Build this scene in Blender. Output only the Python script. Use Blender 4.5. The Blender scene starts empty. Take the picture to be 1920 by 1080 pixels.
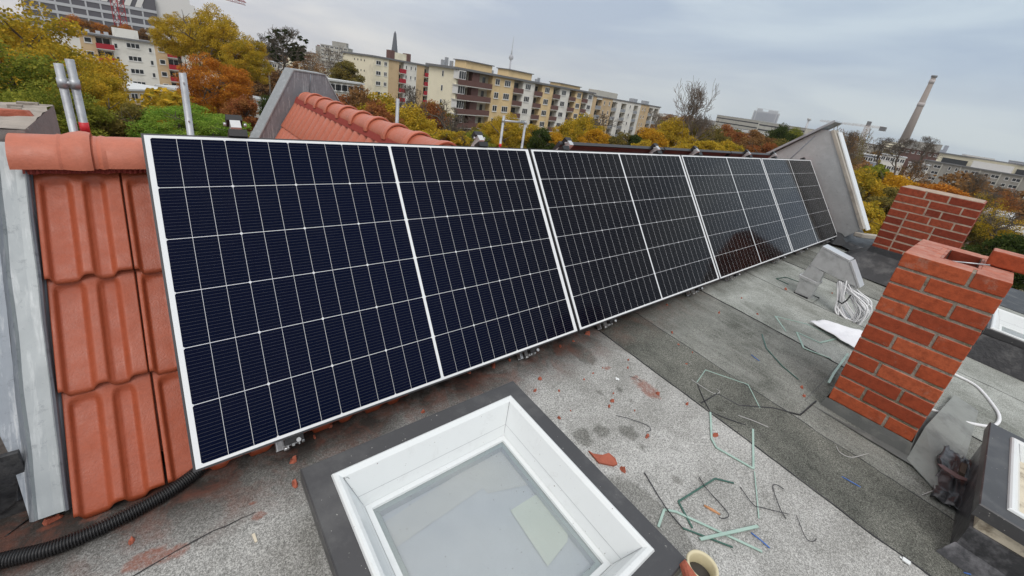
import bpy, bmesh, math, random
import numpy as np
from mathutils import Vector, Matrix, noise as mnoise
D = bpy.data; SC = bpy.context.scene; COL = SC.collection
RAD = math.radians
random.seed(7)

# ------------------------------------------------------------------ camera
# the origin is the upper left corner of the panel row, X runs along the row, Y across the ridge, Z up (metres)
CF, CX, CY = 776.817, 965.05, 468.85
CR = ((0.76933126, -0.62231858, 0.1443918), (-0.1237994, -0.36696071, -0.92196179), (0.62674007, 0.69141841, -0.35935702))
CC = Vector((0.03972587, -1.91842302, 0.331865))
cam_d = D.cameras.new('camera'); cam = D.objects.new('camera', cam_d); COL.objects.link(cam); SC.camera = cam
cam_d.sensor_width = 36; cam_d.lens = 36 * CF / 1920
cam_d.shift_x = -(CX - 960) / 1920; cam_d.shift_y = (CY - 540) / 1920
cam_d.clip_start = 0.05; cam_d.clip_end = 9000
cam.matrix_world = Matrix(((CR[0][0], -CR[1][0], -CR[2][0], CC.x), (CR[0][1], -CR[1][1], -CR[2][1], CC.y),
                           (CR[0][2], -CR[1][2], -CR[2][2], CC.z), (0, 0, 0, 1)))
GZ = -17.0                                   # street level

# ------------------------------------------------------------------ world and sun
SUN_EL, SUN_AZ = 52, 215                     # soft overcast light, brightest behind the photographer's left shoulder
W = D.worlds.new('World'); SC.world = W; W.use_nodes = True
nt = W.node_tree; N = nt.nodes; L = nt.links
for n in list(N): N.remove(n)
def wn(t, **k):
    n = N.new(t)
    for a, b in k.items(): setattr(n, a, b)
    return n
sky = wn('ShaderNodeTexSky', sky_type='NISHITA', sun_disc=False); sky.sun_elevation = RAD(SUN_EL); sky.sun_rotation = RAD(SUN_AZ)
sky.air_density = 1.5; sky.dust_density = 4
tc = wn('ShaderNodeTexCoord'); sep = wn('ShaderNodeSeparateXYZ'); L.new(tc.outputs['Generated'], sep.inputs[0])
rz = wn('ShaderNodeValToRGB'); L.new(sep.outputs['Z'], rz.inputs[0])      # overcast: pale at the horizon, blue grey above it, bright overhead
e = rz.color_ramp.elements; e[0].position = 0.0; e[0].color = (.80, .795, .785, 1); e[1].position = 1.0; e[1].color = (1.35, 1.37, 1.40, 1)
for p, c in ((.045, (.82, .82, .82, 1)), (.13, (.72, .765, .84, 1)), (.26, (.73, .77, .84, 1)), (.42, (.88, .90, .94, 1)), (.62, (1.12, 1.14, 1.17, 1))):
    x = rz.color_ramp.elements.new(p); x.color = c
mp = wn('ShaderNodeMapping'); mp.inputs['Scale'].default_value = (1.0, 1.0, 5.5); L.new(tc.outputs['Generated'], mp.inputs[0])
nz = wn('ShaderNodeTexNoise'); nz.inputs['Scale'].default_value = 2.3; nz.inputs['Detail'].default_value = 5; nz.inputs['Roughness'].default_value = .5; nz.inputs['Distortion'].default_value = .4
L.new(mp.outputs[0], nz.inputs[0])
cr = wn('ShaderNodeValToRGB'); L.new(nz.outputs[0], cr.inputs[0])
e = cr.color_ramp.elements; e[0].position = .36; e[0].color = (.80, .83, .90, 1); e[1].position = .62; e[1].color = (1.14, 1.11, 1.07, 1)
mul = wn('ShaderNodeMix', data_type='RGBA', blend_type='MULTIPLY'); mul.inputs[0].default_value = 1
L.new(rz.outputs[0], mul.inputs[6]); L.new(cr.outputs[0], mul.inputs[7])
# the cloud is thicker and bluer towards +X (the right of the photograph), paler towards +Y
rx = wn('ShaderNodeValToRGB'); L.new(sep.outputs['X'], rx.inputs[0])
e = rx.color_ramp.elements; e[0].position = 0.0; e[0].color = (1.08, 1.04, 1.01, 1); e[1].position = 1.0; e[1].color = (.74, .86, .93, 1)
m2 = wn('ShaderNodeMix', data_type='RGBA', blend_type='MULTIPLY'); m2.inputs[0].default_value = 1
L.new(mul.outputs[2], m2.inputs[6]); L.new(rx.outputs[0], m2.inputs[7])
b1 = wn('ShaderNodeBackground'); b1.inputs[1].default_value = 1.0; L.new(m2.outputs[2], b1.inputs[0])
b2 = wn('ShaderNodeBackground'); b2.inputs[1].default_value = 0.06; L.new(sky.outputs[0], b2.inputs[0])
ms = wn('ShaderNodeMixShader'); ms.inputs[0].default_value = .08; L.new(b1.outputs[0], ms.inputs[1]); L.new(b2.outputs[0], ms.inputs[2])
wo = wn('ShaderNodeOutputWorld'); L.new(ms.outputs[0], wo.inputs[0])
sd = D.lights.new('sun', 'SUN'); sd.energy = 1.3; sd.angle = RAD(25); sd.color = (1, .97, .93)
so = D.objects.new('sun', sd); COL.objects.link(so)
sdir = Vector((math.sin(RAD(SUN_AZ)) * math.cos(RAD(SUN_EL)), math.cos(RAD(SUN_AZ)) * math.cos(RAD(SUN_EL)), math.sin(RAD(SUN_EL))))
so.rotation_euler = sdir.to_track_quat('Z', 'Y').to_euler(); so.location = (0, 0, 30)
SC.view_settings.view_transform = 'Standard'; SC.view_settings.look = 'None'; SC.view_settings.gamma = 1; SC.view_settings.exposure = 0
SC.render.engine = 'CYCLES'; SC.cycles.max_bounces = 6; SC.cycles.volume_bounces = 0; SC.cycles.use_denoising = True
SC.cycles.transparent_max_bounces = 12

# ------------------------------------------------------------------ turning a place in the photograph into a point of the scene
def ray(x, y):
    a, b = (x - CX) / CF, (y - CY) / CF
    return Vector((CR[0][i] * a + CR[1][i] * b + CR[2][i] for i in range(3))).normalized()
def atx(x, y, X): d = ray(x, y); return CC + d * ((X - CC.x) / d.x)
def aty(x, y, Y): d = ray(x, y); return CC + d * ((Y - CC.y) / d.y)
def atz(x, y, Z): d = ray(x, y); return CC + d * ((Z - CC.z) / d.z)
RS = .065
def rz_at(Y): return -1.03 + RS * (Y + .72)
def roof(x, y, h=0.0):
    d = ray(x, y); t = (-1.03 + h + RS * (CC.y + .72) - CC.z) / (d.z - RS * d.y); return CC + d * t
def far(x, y, dist):                          # the point at this horizontal distance
    d = ray(x, y); return CC + d * (dist / math.hypot(d.x, d.y))
TILT = RAD(53.856)
DN = Vector((0, -math.cos(TILT), -math.sin(TILT))); NN = Vector((0, -math.sin(TILT), math.cos(TILT)))
def slope(u, v, h=0): return Vector((u, 0, 0)) + DN * v + NN * h

# ------------------------------------------------------------------ objects
def tag(o, label=None, cat=None, group=None, kind=None):
    if label: o['label'] = label
    if cat: o['category'] = cat
    if group: o['group'] = group
    if kind: o['kind'] = kind
    return o
def empty(name, loc=(0, 0, 0), rz=0.0, label=None, cat=None, group=None):
    o = D.objects.new(name, None); o.empty_display_size = .1; o.location = loc; o.rotation_euler = (0, 0, rz); COL.objects.link(o)
    return tag(o, label, cat, group)
class MB:
    def __init__(s): s.v = []; s.f = []; s.m = []; s.mi = 0; s.T = None; s.sm = []; s.smooth = False; s.cuts = []
    def cut(s): s.cuts.append((len(s.v), len(s.f)))   # what follows becomes a part of its own
    def av(s, p):
        p = Vector(p)
        if s.T is not None: p = s.T @ p
        s.v.append(p[:]); return len(s.v) - 1
    def af(s, idx): s.f.append(tuple(idx)); s.m.append(s.mi); s.sm.append(s.smooth)
    def quad(s, a, b, c, d): s.af([s.av(a), s.av(b), s.av(c), s.av(d)])
    def poly(s, pts): s.af([s.av(p) for p in pts])
    def box(s, a, b):
        x0, y0, z0 = a; x1, y1, z1 = b
        i = [s.av(p) for p in ((x0, y0, z0), (x1, y0, z0), (x1, y1, z0), (x0, y1, z0), (x0, y0, z1), (x1, y0, z1), (x1, y1, z1), (x0, y1, z1))]
        for q in ((0, 3, 2, 1), (4, 5, 6, 7), (0, 1, 5, 4), (1, 2, 6, 5), (2, 3, 7, 6), (3, 0, 4, 7)): s.af([i[k] for k in q])
    def hexa(s, bot, top):                       # bottom ring and top ring of the same length
        n = len(bot); a = [s.av(p) for p in bot]; b = [s.av(p) for p in top]
        s.af(a[::-1]); s.af(b)
        for k in range(n): s.af([a[k], a[(k + 1) % n], b[(k + 1) % n], b[k]])
    def prism(s, pts, off):
        off = Vector(off); s.hexa([Vector(p) for p in pts], [Vector(p) + off for p in pts])
    def tube(s, path, r, n=8, cap=True):
        P = [Vector(p) for p in path]; m = len(P); rr = r if isinstance(r, (list, tuple)) else [r] * m
        rings = []; up = None
        for k in range(m):
            t = (P[min(k + 1, m - 1)] - P[max(k - 1, 0)]).normalized()
            if up is None: up = t.orthogonal().normalized()
            up = (up - t * up.dot(t)); up = up.normalized() if up.length > 1e-6 else t.orthogonal().normalized()
            w = t.cross(up)
            rings.append([s.av(P[k] + (up * math.cos(a) + w * math.sin(a)) * rr[k]) for a in (2 * math.pi * j / n for j in range(n))])
        sm = s.smooth; s.smooth = True
        for k in range(m - 1):
            for j in range(n): s.af([rings[k][j], rings[k][(j + 1) % n], rings[k + 1][(j + 1) % n], rings[k + 1][j]])
        s.smooth = sm
        if cap: s.af(rings[0][::-1]); s.af(rings[-1])
    def lathe(s, axis_o, prof, n=24):            # prof: (radius, z) round the vertical
        o = Vector(axis_o); rings = []
        for r, z in prof: rings.append([s.av(o + Vector((r * math.cos(2 * math.pi * j / n), r * math.sin(2 * math.pi * j / n), z))) for j in range(n)])
        sm = s.smooth; s.smooth = True
        for k in range(len(prof) - 1):
            for j in range(n): s.af([rings[k][j], rings[k][(j + 1) % n], rings[k + 1][(j + 1) % n], rings[k + 1][j]])
        s.smooth = sm
    def mesh(s, name, mats):
        me = D.meshes.new(name); me.from_pydata(s.v, [], s.f)
        for m in (mats if isinstance(mats, (list, tuple)) else [mats]): me.materials.append(m)
        me.polygons.foreach_set('material_index', s.m); me.polygons.foreach_set('use_smooth', s.sm)
        bm = bmesh.new(); bm.from_mesh(me); bmesh.ops.recalc_face_normals(bm, faces=bm.faces); bm.to_mesh(me); bm.free()
        me.update(); return me
    def build(s, name, mats, parent=None, bevel=0, **t):
        if s.cuts:
            cs = [(0, 0)] + s.cuts + [(len(s.v), len(s.f))]; out = []
            for (v0, f0), (v1, f1) in zip(cs[:-1], cs[1:]):
                if f1 == f0: continue
                b = MB(); b.v = s.v[v0:v1]; b.f = [tuple(i - v0 for i in f) for f in s.f[f0:f1]]; b.m = s.m[f0:f1]; b.sm = s.sm[f0:f1]; out.append(b.build(name, mats, parent, bevel, **t))
            return out
        o = D.objects.new(name, s.mesh(name, mats)); COL.objects.link(o)
        if parent is not None: o.parent = parent
        if bevel:
            b = o.modifiers.new('bevel', 'BEVEL'); b.width = bevel; b.segments = 2; b.limit_method = 'ANGLE'; b.angle_limit = RAD(40)
        if t: tag(o, **t)
        return o
def kids(o): return [c for c in D.objects if c.parent == o]
def copy_tree(o, parent=None):
    c = o.copy(); COL.objects.link(c); c.parent = parent
    for ch in o.children: copy_tree(ch, c)
    return c
def spline(pts, n=8):                             # catmull rom through the points
    P = [Vector(p) for p in pts]; P = [P[0] * 2 - P[1]] + P + [P[-1] * 2 - P[-2]]; out = []
    for i in range(1, len(P) - 2):
        for k in range(n):
            t = k / n; a, b, c, d = P[i - 1:i + 3]
            out.append(.5 * ((2 * b) + (c - a) * t + (2 * a - 5 * b + 4 * c - d) * t * t + (3 * b - a - 3 * c + d) * t ** 3))
    out.append(P[-2]); return out

# ------------------------------------------------------------------ materials
class NT:
    def __init__(s, name):
        s.m = D.materials.new(name); s.m.use_nodes = True; s.t = s.m.node_tree; s.n = s.t.nodes; s.l = s.t.links
        s.b = s.n['Principled BSDF']; s.out = s.n['Material Output']; s.co = None
    def node(s, t, **k):
        x = s.n.new(t)
        for a, b in k.items(): setattr(x, a, b)
        return x
    def link(s, a, b): s.l.new(a, b)
    def geo(s):
        if s.co is None: s.co = s.node('ShaderNodeNewGeometry').outputs['Position']
        return s.co
    def obj(s): return s.node('ShaderNodeTexCoord').outputs['Object']
    def noise(s, co, scale, detail=3, rough=.5, dist=0, stretch=None):
        if stretch:
            mp = s.node('ShaderNodeMapping'); mp.inputs['Scale'].default_value = stretch; s.link(co, mp.inputs[0]); co = mp.outputs[0]
        x = s.node('ShaderNodeTexNoise'); x.inputs['Scale'].default_value = scale; x.inputs['Detail'].default_value = detail
        x.inputs['Roughness'].default_value = rough; x.inputs['Distortion'].default_value = dist; s.link(co, x.inputs[0]); return x.outputs[0]
    def ramp(s, v, *stops):
        x = s.node('ShaderNodeValToRGB'); s.link(v, x.inputs[0]); e = x.color_ramp.elements
        while len(e) < len(stops): e.new(.5)
        for k, (p, c) in enumerate(stops): e[k].position = p; e[k].color = (*c, 1) if isinstance(c, (tuple, list)) else (c, c, c, 1)
        return x.outputs[0]
    def math(s, op, a, b=None, c=None, clamp=False):
        x = s.node('ShaderNodeMath', operation=op, use_clamp=clamp)
        for i, v in enumerate((a, b, c)):
            if v is None: continue
            if isinstance(v, (int, float)): x.inputs[i].default_value = v
            else: s.link(v, x.inputs[i])
        return x.outputs[0]
    def mix(s, f, a, b, mode='MIX'):
        x = s.node('ShaderNodeMix', data_type='RGBA', blend_type=mode)
        for i, v in ((0, f), (6, a), (7, b)):
            if isinstance(v, (int, float)): x.inputs[i].default_value = v if i == 0 else (v, v, v, 1)
            elif isinstance(v, (tuple, list)): x.inputs[i].default_value = (*v, 1)
            else: s.link(v, x.inputs[i])
        return x.outputs[2]
    def bump(s, h, strength=.3, dist=.01):
        x = s.node('ShaderNodeBump'); x.inputs['Strength'].default_value = strength; x.inputs['Distance'].default_value = dist
        s.link(h, x.inputs['Height']); s.link(x.outputs[0], s.b.inputs['Normal']); return x
    def base(s, v): s.link(v, s.b.inputs['Base Color'])
def mat(name, c, rough=.7, metal=0.0, var=.12, scale=6, bump=0, bscale=60, spec=.5, dirt=None, dscale=3, local=False, speck=None):
    t = NT(name); co = t.obj() if local else t.geo()
    n = t.noise(co, scale, 4, .6)
    col = t.mix(n, tuple(x * (1 - var) for x in c), tuple(min(1, x * (1 + var)) for x in c))
    if dirt:
        d = t.ramp(t.noise(co, dscale, 6, .65), (.5, 0.0), (.68, 1.0)); col = t.mix(d, col, dirt)
    if speck: col = t.mix(t.ramp(t.noise(co, speck[1], 2, .5), (speck[2], 0.0), (speck[2] + .012, .85)), col, speck[0]); col = t.mix(t.ramp(t.noise(co, 13, 7, .8, .4), (.55, 0.0), (.75, speck[3])), col, speck[0])
    t.base(col); t.b.inputs['Roughness'].default_value = rough; t.b.inputs['Metallic'].default_value = metal; t.b.inputs['Specular IOR Level'].default_value = spec
    if bump: t.bump(t.noise(co, bscale, 4, .6), bump)
    return t.m
M = {}
M['dark_frame'] = mat('dark_frame', (.045, .045, .048), .45, .3, .1)
M['alu'] = mat('alu', (.56, .57, .575), .36, .45, .14, 14, .2, 60, dirt=(.42, .43, .43), dscale=12)
M['steel'] = mat('steel', (.50, .51, .52), .4, .8, .18, 14, .1, 60)
M['galv'] = mat('galv', (.42, .44, .46), .45, .55, .3, 7, .1, 40, dirt=(.28, .29, .31), dscale=5)
M['red_tag'] = mat('red_tag', (.55, .02, .03), .5)
M['black_plastic'] = mat('black_plastic', (.012, .012, .013), .42, 0, .2, 30)
M['bitumen'] = mat('bitumen', (.022, .023, .026), .5, 0, .4, 12, .5, 40, dirt=(.08, .08, .08), dscale=6)
M['flash'] = mat('flash', (.12, .125, .12), .7, 0, .25, 9, .4, 200, dirt=(.22, .22, .20), dscale=5)
M['flash_light'] = mat('flash_light', (.24, .255, .24), .75, 0, .2, 9, .4, 200, dirt=(.15, .155, .15), dscale=7)
M['white'] = mat('white', (.72, .75, .75), .28, 0, .02, 12)
M['lining'] = mat('lining', (.68, .71, .71), .3, 0, .03, 9, speck=((.16, .13, .11), 105, .745, .16))
M['white_cable'] = mat('white_cable', (.74, .75, .76), .5, 0, .1, 20)
M['cream'] = mat('cream', (.60, .54, .42), .6, 0, .15, 9, dirt=(.2, .16, .11), dscale=14)
M['paper'] = mat('paper', (.75, .76, .79), .5, 0, .05, 12, .3, 30)
M['wire'] = mat('wire', (.03, .03, .035), .5)
M['pale_wire'] = mat('pale_wire', (.45, .45, .44), .5)
M['blue_tie'] = mat('blue_tie', (.05, .14, .42), .4)
M['clay'] = mat('clay', (.36, .10, .058), .8, 0, .35, 25, .5, 90, local=True)
M['render'] = mat('render', (.40, .37, .32), .9, 0, .15, 9, .4, 70, dirt=(.25, .23, .2))
# glassy green plastic strip
t = NT('green_strip'); t.base(t.mix(t.noise(t.geo(), 20), (.26, .40, .34), (.46, .60, .53))); t.b.inputs['Roughness'].default_value = .15
t.b.inputs['Transmission Weight'].default_value = .1; M['green_strip'] = t.m
t = NT('green_strip_dark'); t.base(t.mix(t.noise(t.geo(), 20), (.02, .07, .05), (.06, .14, .11))); t.b.inputs['Roughness'].default_value = .15; M['green_dark'] = t.m
# zinc sheet: bluish grey with cloudy oxide
def zinc(name, c1, c2, rough=.5):
    t = NT(name); co = t.geo(); n = t.noise(co, 9, 8, .75, .8, (1, .3, .3)); n2 = t.noise(co, 55, 5, .7, .3, (1, .12, .12))
    col = t.mix(n, c1, c2); col = t.mix(t.ramp(n2, (.52, 0.0), (.72, .55)), col, (.55, .57, .58)); col = t.mix(t.ramp(t.noise(co, 26, 6, .8), (.56, 0.0), (.66, .5)), col, tuple(x * .6 for x in c1))
    t.base(col); t.b.inputs['Roughness'].default_value = rough; t.b.inputs['Metallic'].default_value = .35
    t.bump(t.noise(co, 5, 3), .3, .02); return t.m
M['zinc_light'] = zinc('zinc_light', (.24, .265, .28), (.37, .395, .40))
M['zinc_dark'] = zinc('zinc_dark', (.13, .15, .18), (.27, .30, .33))
M['zinc_wall'] = zinc('zinc_wall', (.155, .155, .175), (.27, .28, .30))
M['zinc_endwall'] = zinc('zinc_endwall', (.36, .375, .385), (.47, .49, .49), .6)
# clay roof tile
def clay_tile(name, c1, c2):
    t = NT(name); co = t.geo(); n = t.noise(co, 5, 4, .6); n2 = t.noise(co, 160, 3, .7)
    col = t.mix(n, c1, c2); col = t.mix(t.ramp(n2, (.35, .0), (.8, .22)), col, tuple(min(1, x * 1.35) for x in c2))
    sp = t.ramp(t.noise(co, 11, 7, .75), (.70, 0.0), (.76, .55)); col = t.mix(sp, col, (.62, .36, .27))
    oi = t.node('ShaderNodeObjectInfo'); col = t.mix(t.ramp(oi.outputs['Random'], (0, .0), (1, .35)), col, tuple(x * .72 for x in c1))
    gr = t.ramp(t.noise(co, 38, 6, .75, .3), (.40, .16), (.56, 0.0)); col = t.mix(gr, col, tuple(x * .5 for x in c1))
    t.base(col); t.link(t.ramp(t.noise(co, 14, 4, .6), (.3, .34), (.7, .62)), t.b.inputs['Roughness']); t.b.inputs['Specular IOR Level'].default_value = .5; t.bump(n2, .3, .004); return t.m
M['tile'] = clay_tile('tile', (.31, .060, .022), (.40, .095, .042))
M['ridge_clay'] = clay_tile('ridge_clay', (.42, .115, .062), (.52, .165, .100))
M['vent_strip'] = mat('vent_strip', (.23, .03, .02), .7, 0, .3, 60)
# brick and mortar
def brick_mat(name, c1, c2, c3):
    t = NT(name); gi = t.node('ShaderNodeNewGeometry'); r = gi.outputs['Random Per Island']; co = gi.outputs['Position']
    col = t.ramp(r, (0.0, c1), (.5, c2), (1.0, c3)); n = t.noise(co, 30, 5, .7); col = t.mix(t.ramp(n, (.34, .55), (.6, 0.0)), col, tuple(x * .5 for x in c1)); st = t.ramp(t.noise(co, 9, 6, .75), (.60, 0.0), (.70, .45)); col = t.mix(st, col, (.34, .22, .17))
    up = t.node('ShaderNodeSeparateXYZ'); t.link(gi.outputs['Normal'], up.inputs[0])
    dust = t.math('MULTIPLY', t.ramp(up.outputs[2], (.6, 0.0), (.9, 1.0)), t.ramp(t.noise(co, 18, 6, .7), (.3, .15), (.7, .85)))
    col = t.mix(dust, col, (.46, .27, .22)); t.base(col); t.b.inputs['Roughness'].default_value = .85; t.b.inputs['Specular IOR Level'].default_value = .25
    t.bump(t.noise(co, 140, 4, .7), .35, .006); return t.m
M['brick'] = brick_mat('brick', (.31, .060, .026), (.41, .083, .032), (.48, .115, .048))
M['brick_dark'] = brick_mat('brick_dark', (.19, .034, .018), (.27, .052, .026), (.34, .075, .036))
M['mortar'] = mat('mortar', (.29, .25, .205), .95, 0, .4, 30, .9, 90, dirt=(.13, .115, .06), dscale=7)
M['mortar_pale'] = mat('mortar_pale', (.40, .31, .24), .95, 0, .4, 22, .9, 90, dirt=(.24, .16, .12), dscale=9)
M['soot'] = mat('soot', (.04, .02, .016), .95)
M['masonry'] = mat('masonry', (.33, .29, .25), .95, 0, .3, 12, .9, 22, dirt=(.16, .14, .12), dscale=5)
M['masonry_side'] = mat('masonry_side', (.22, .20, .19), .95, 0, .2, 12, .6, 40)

# solar glass: six rows of twenty four third-cut cells, white gaps, thin bus bars; object X runs along the module, object Y down it
def solar():
    t = NT('solar_cells'); s = t.node('ShaderNodeSeparateXYZ'); t.link(t.obj(), s.inputs[0]); X, Y = s.outputs[0], s.outputs[1]
    ax = t.math('ABSOLUTE', t.math('SUBTRACT', X, .874)); p, q = .0711, .18367
    inx = t.math('MULTIPLY', t.math('GREATER_THAN', ax, .006), t.math('LESS_THAN', ax, .006 + 12 * p))
    iny = t.math('MULTIPLY', t.math('GREATER_THAN', Y, .009), t.math('LESS_THAN', Y, .009 + 6 * q))
    xm = t.math('SUBTRACT', ax, .006); ym = t.math('SUBTRACT', Y, .009)
    def near(v, per): return t.math('ABSOLUTE', t.math('SUBTRACT', t.math('PINGPONG', v, per / 2), 0))
    dx = near(xm, p); dy = near(ym, q); d3 = near(xm, 3 * p)
    gap = t.math('MAXIMUM', t.math('LESS_THAN', dx, .00058), t.math('LESS_THAN', dy, .0010))
    dia = t.math('LESS_THAN', t.math('ADD', d3, dy), .0062)
    bus = t.math('MULTIPLY', t.math('LESS_THAN', near(ym, q / 16), .00034), .17)
    cell = t.math('MULTIPLY', inx, iny)
    gapw = t.math('MAXIMUM', gap, dia); frame_w = t.math('SUBTRACT', 1, cell)
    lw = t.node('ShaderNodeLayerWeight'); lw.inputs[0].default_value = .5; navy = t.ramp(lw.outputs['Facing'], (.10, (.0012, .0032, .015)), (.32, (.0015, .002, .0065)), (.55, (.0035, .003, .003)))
    n = t.noise(t.geo(), 1.3, 5, .7); dustn = t.ramp(n, (.5, 0.0), (.75, .006))
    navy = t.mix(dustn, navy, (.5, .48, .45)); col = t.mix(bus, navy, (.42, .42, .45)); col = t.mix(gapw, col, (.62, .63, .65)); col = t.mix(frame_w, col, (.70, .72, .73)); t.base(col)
    t.b.inputs['Roughness'].default_value = .45; t.b.inputs['Specular IOR Level'].default_value = .0
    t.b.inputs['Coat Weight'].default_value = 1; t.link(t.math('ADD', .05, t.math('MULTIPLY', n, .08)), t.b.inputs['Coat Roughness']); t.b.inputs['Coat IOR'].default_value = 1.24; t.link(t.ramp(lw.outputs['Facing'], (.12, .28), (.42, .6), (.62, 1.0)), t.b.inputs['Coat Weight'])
    return t.m
M['solar'] = solar()

# roofing felt: granules, dust, wet spots and brick dust (their places are real coordinates on the roof)
def felt(name, c_dark, c_light, grain=.55, streak=False):
    t = NT(name); co = t.geo()
    big = t.noise(co, 2.4, 8, .72, .5); col = t.mix(t.ramp(big, (.35, 0.0), (.65, 1.0)), c_dark, c_light)
    g1 = t.noise(co, 150, 4, .9); g2 = t.noise(co, 330, 2, .9)
    g = t.math('ADD', t.math('MULTIPLY', g1, .6), t.math('MULTIPLY', g2, .4))
    gr = t.ramp(g, (.40, 1 - grain * .9), (.5, 1.0), (.58, 1 + grain * 1.35)); 
    x = t.node('ShaderNodeMix', data_type='RGBA', blend_type='MULTIPLY', clamp_result=False); x.inputs[0].default_value = 1; t.link(col, x.inputs[6]); t.link(gr, x.inputs[7]); col = x.outputs[2]
    flake = t.ramp(t.noise(co, 330, 2, .5), (.70, 0.0), (.74, .8)); col = t.mix(flake, col, (.55, .55, .53))
    if streak:
        st = t.ramp(t.noise(co, 9, 5, .7, .5, (2.6, .5, 1)), (.45, 0.0), (.75, .4)); col = t.mix(st, col, (.36, .37, .35))
    s = t.node('ShaderNodeSeparateXYZ'); t.link(co, s.inputs[0])
    wob = t.math('MULTIPLY', t.math('SUBTRACT', t.noise(co, 16, 5, .65), .5), .09)
    def blob(x, y, r, asp=1.0):
        dx = t.math('SUBTRACT', s.outputs[0], x); dy = t.math('MULTIPLY', t.math('SUBTRACT', s.outputs[1], y), asp)
        d = t.math('SQRT', t.math('ADD', t.math('MULTIPLY', dx, dx), t.math('MULTIPLY', dy, dy)))
        v = t.math('SUBTRACT', r, t.math('ADD', d, wob)); return t.math('MULTIPLY', v, 60, clamp=True)
    if name in ('felt_light', 'felt_dark'):
        acc = None
        for px, py, r, a in WET:
            P = roof(px, py); b = blob(P.x, P.y, r, a); acc = b if acc is None else t.math('MAXIMUM', acc, b)
        x = t.node('ShaderNodeMix', data_type='RGBA', blend_type='MULTIPLY'); t.link(t.math('MULTIPLY', acc, .7), x.inputs[0]); t.link(col, x.inputs[6]); x.inputs[7].default_value = (.42, .42, .40, 1); col = x.outputs[2]
    # brick dust: along the foot of the tiled slope and in smears
    dn_ = t.noise(co, 7, 7, .75, .4); acc = None
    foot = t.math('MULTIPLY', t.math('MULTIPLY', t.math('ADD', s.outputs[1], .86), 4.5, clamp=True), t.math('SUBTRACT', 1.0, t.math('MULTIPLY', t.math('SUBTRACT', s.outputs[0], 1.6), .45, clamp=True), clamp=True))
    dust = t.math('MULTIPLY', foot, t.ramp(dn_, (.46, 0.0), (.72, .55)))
    if name == 'felt_light':
        for px, py, r, a in DUST:
            P = roof(px, py); b = blob(P.x, P.y, r, a); acc = b if acc is None else t.math('MAXIMUM', acc, b)
        dust = t.math('MAXIMUM', dust, t.math('MULTIPLY', acc, t.ramp(t.noise(co, 60, 4, .8), (.3, .2), (.6, .75))))
    col = t.mix(t.math('MULTIPLY', foot, t.ramp(t.noise(co, 4, 5, .7), (.30, .55), (.55, .96))), col, (.030, .024, .021))  # dirt plus the shade under the panels, painted as one dark band
    col = t.mix(dust, col, (.23, .075, .045))
    t.base(col); t.b.inputs['Roughness'].default_value = .92; t.b.inputs['Specular IOR Level'].default_value = .2
    t.bump(g, .5, .006); return t.m
WET = [(1090, 662, .07, .6), (1096, 820, .05, 1), (1127, 808, .05, 1.2), (1178, 810, .048, 1), (1160, 729, .025, 1), (1183, 752, .02, 1), (1125, 738, .018, 1), (1203, 838, .025, 1), (1270, 900, .02, 1), (1205, 990, .16, .7), (1350, 770, .03, 1)]
DUST = [(1215, 730, .055, .7), (1190, 708, .03, 2), (275, 1048, .05, 1.6), (325, 1036, .04, 1.8), (485, 968, .035, 2), (175, 968, .025, 1.5), (470, 945, .02, 2), (1140, 690, .03, 2), (100, 985, .03, 2)]
M['felt_light'] = felt('felt_light', (.235, .235, .22), (.40, .40, .385), .62)
M['felt_dark'] = felt('felt_dark', (.070, .073, .064), (.16, .162, .142), .8)
M['felt_mid'] = felt('felt_mid', (.095, .10, .088), (.21, .215, .195), .7, True)
M['felt_streak'] = felt('felt_streak', (.17, .18, .16), (.36, .375, .35), .55, True)

# ================================================================== the flat roof we stand on
def wavy(x, seed, amp=.014): return [x + amp * (mnoise.noise((seed * 3.1, y * 2.2, 0)) + .6 * mnoise.noise((seed, y * 7.0, 3)) + .35 * mnoise.noise((seed, y * 26.0, 8))) for y in YS]
YS = [-.47 - .04 * k for k in range(160)]
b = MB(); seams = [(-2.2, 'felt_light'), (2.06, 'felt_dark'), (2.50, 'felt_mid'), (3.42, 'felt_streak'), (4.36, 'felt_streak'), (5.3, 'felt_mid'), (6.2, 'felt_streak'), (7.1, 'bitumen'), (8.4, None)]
order = ['felt_light', 'felt_dark', 'felt_mid', 'felt_streak', 'bitumen']
edges = [wavy(x, i) for i, (x, _) in enumerate(seams)]
for i in range(len(seams) - 1):
    b.mi = order.index(seams[i][1]); h = .004 * (i % 2)
    for k in range(len(YS) - 1):
        b.quad((edges[i][k], YS[k], rz_at(YS[k]) + h), (edges[i + 1][k], YS[k], rz_at(YS[k]) + h), (edges[i + 1][k + 1], YS[k + 1], rz_at(YS[k + 1]) + h), (edges[i][k + 1], YS[k + 1], rz_at(YS[k + 1]) + h))
# the slab below the felt
b.mi = 4; b.box((-2.2, -7, -1.9), (8.4, -.47, -1.50))
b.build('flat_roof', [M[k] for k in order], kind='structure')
# tar beads along the seams
def seam_path(i, h=.003): return [(edges[i][k], YS[k], rz_at(YS[k]) + h) for k in range(len(YS))]
b = MB()
for i in range(1, 8): b.tube([p for p in seam_path(i)], [.0032 + .002 * mnoise.noise((i, k * .7, 0)) for k in range(len(YS))], 5)
b.tube([roof(x, y, .002) for x, y in ((150, 1130), (250, 1080), (330, 1033), (365, 1014), (400, 995), (425, 986), (452, 972), (480, 960))], [.0014, .0018, .001, .0019, .0012, .0018, .001, .0006], 5)
b.tube([roof(x, y, .004) for x, y in ((1314, 756), (1345, 738), (1385, 760), (1450, 765), (1500, 778), (1530, 752))], .004, 5)
b.build('roof_seam', M['bitumen'], kind='structure')
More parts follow.
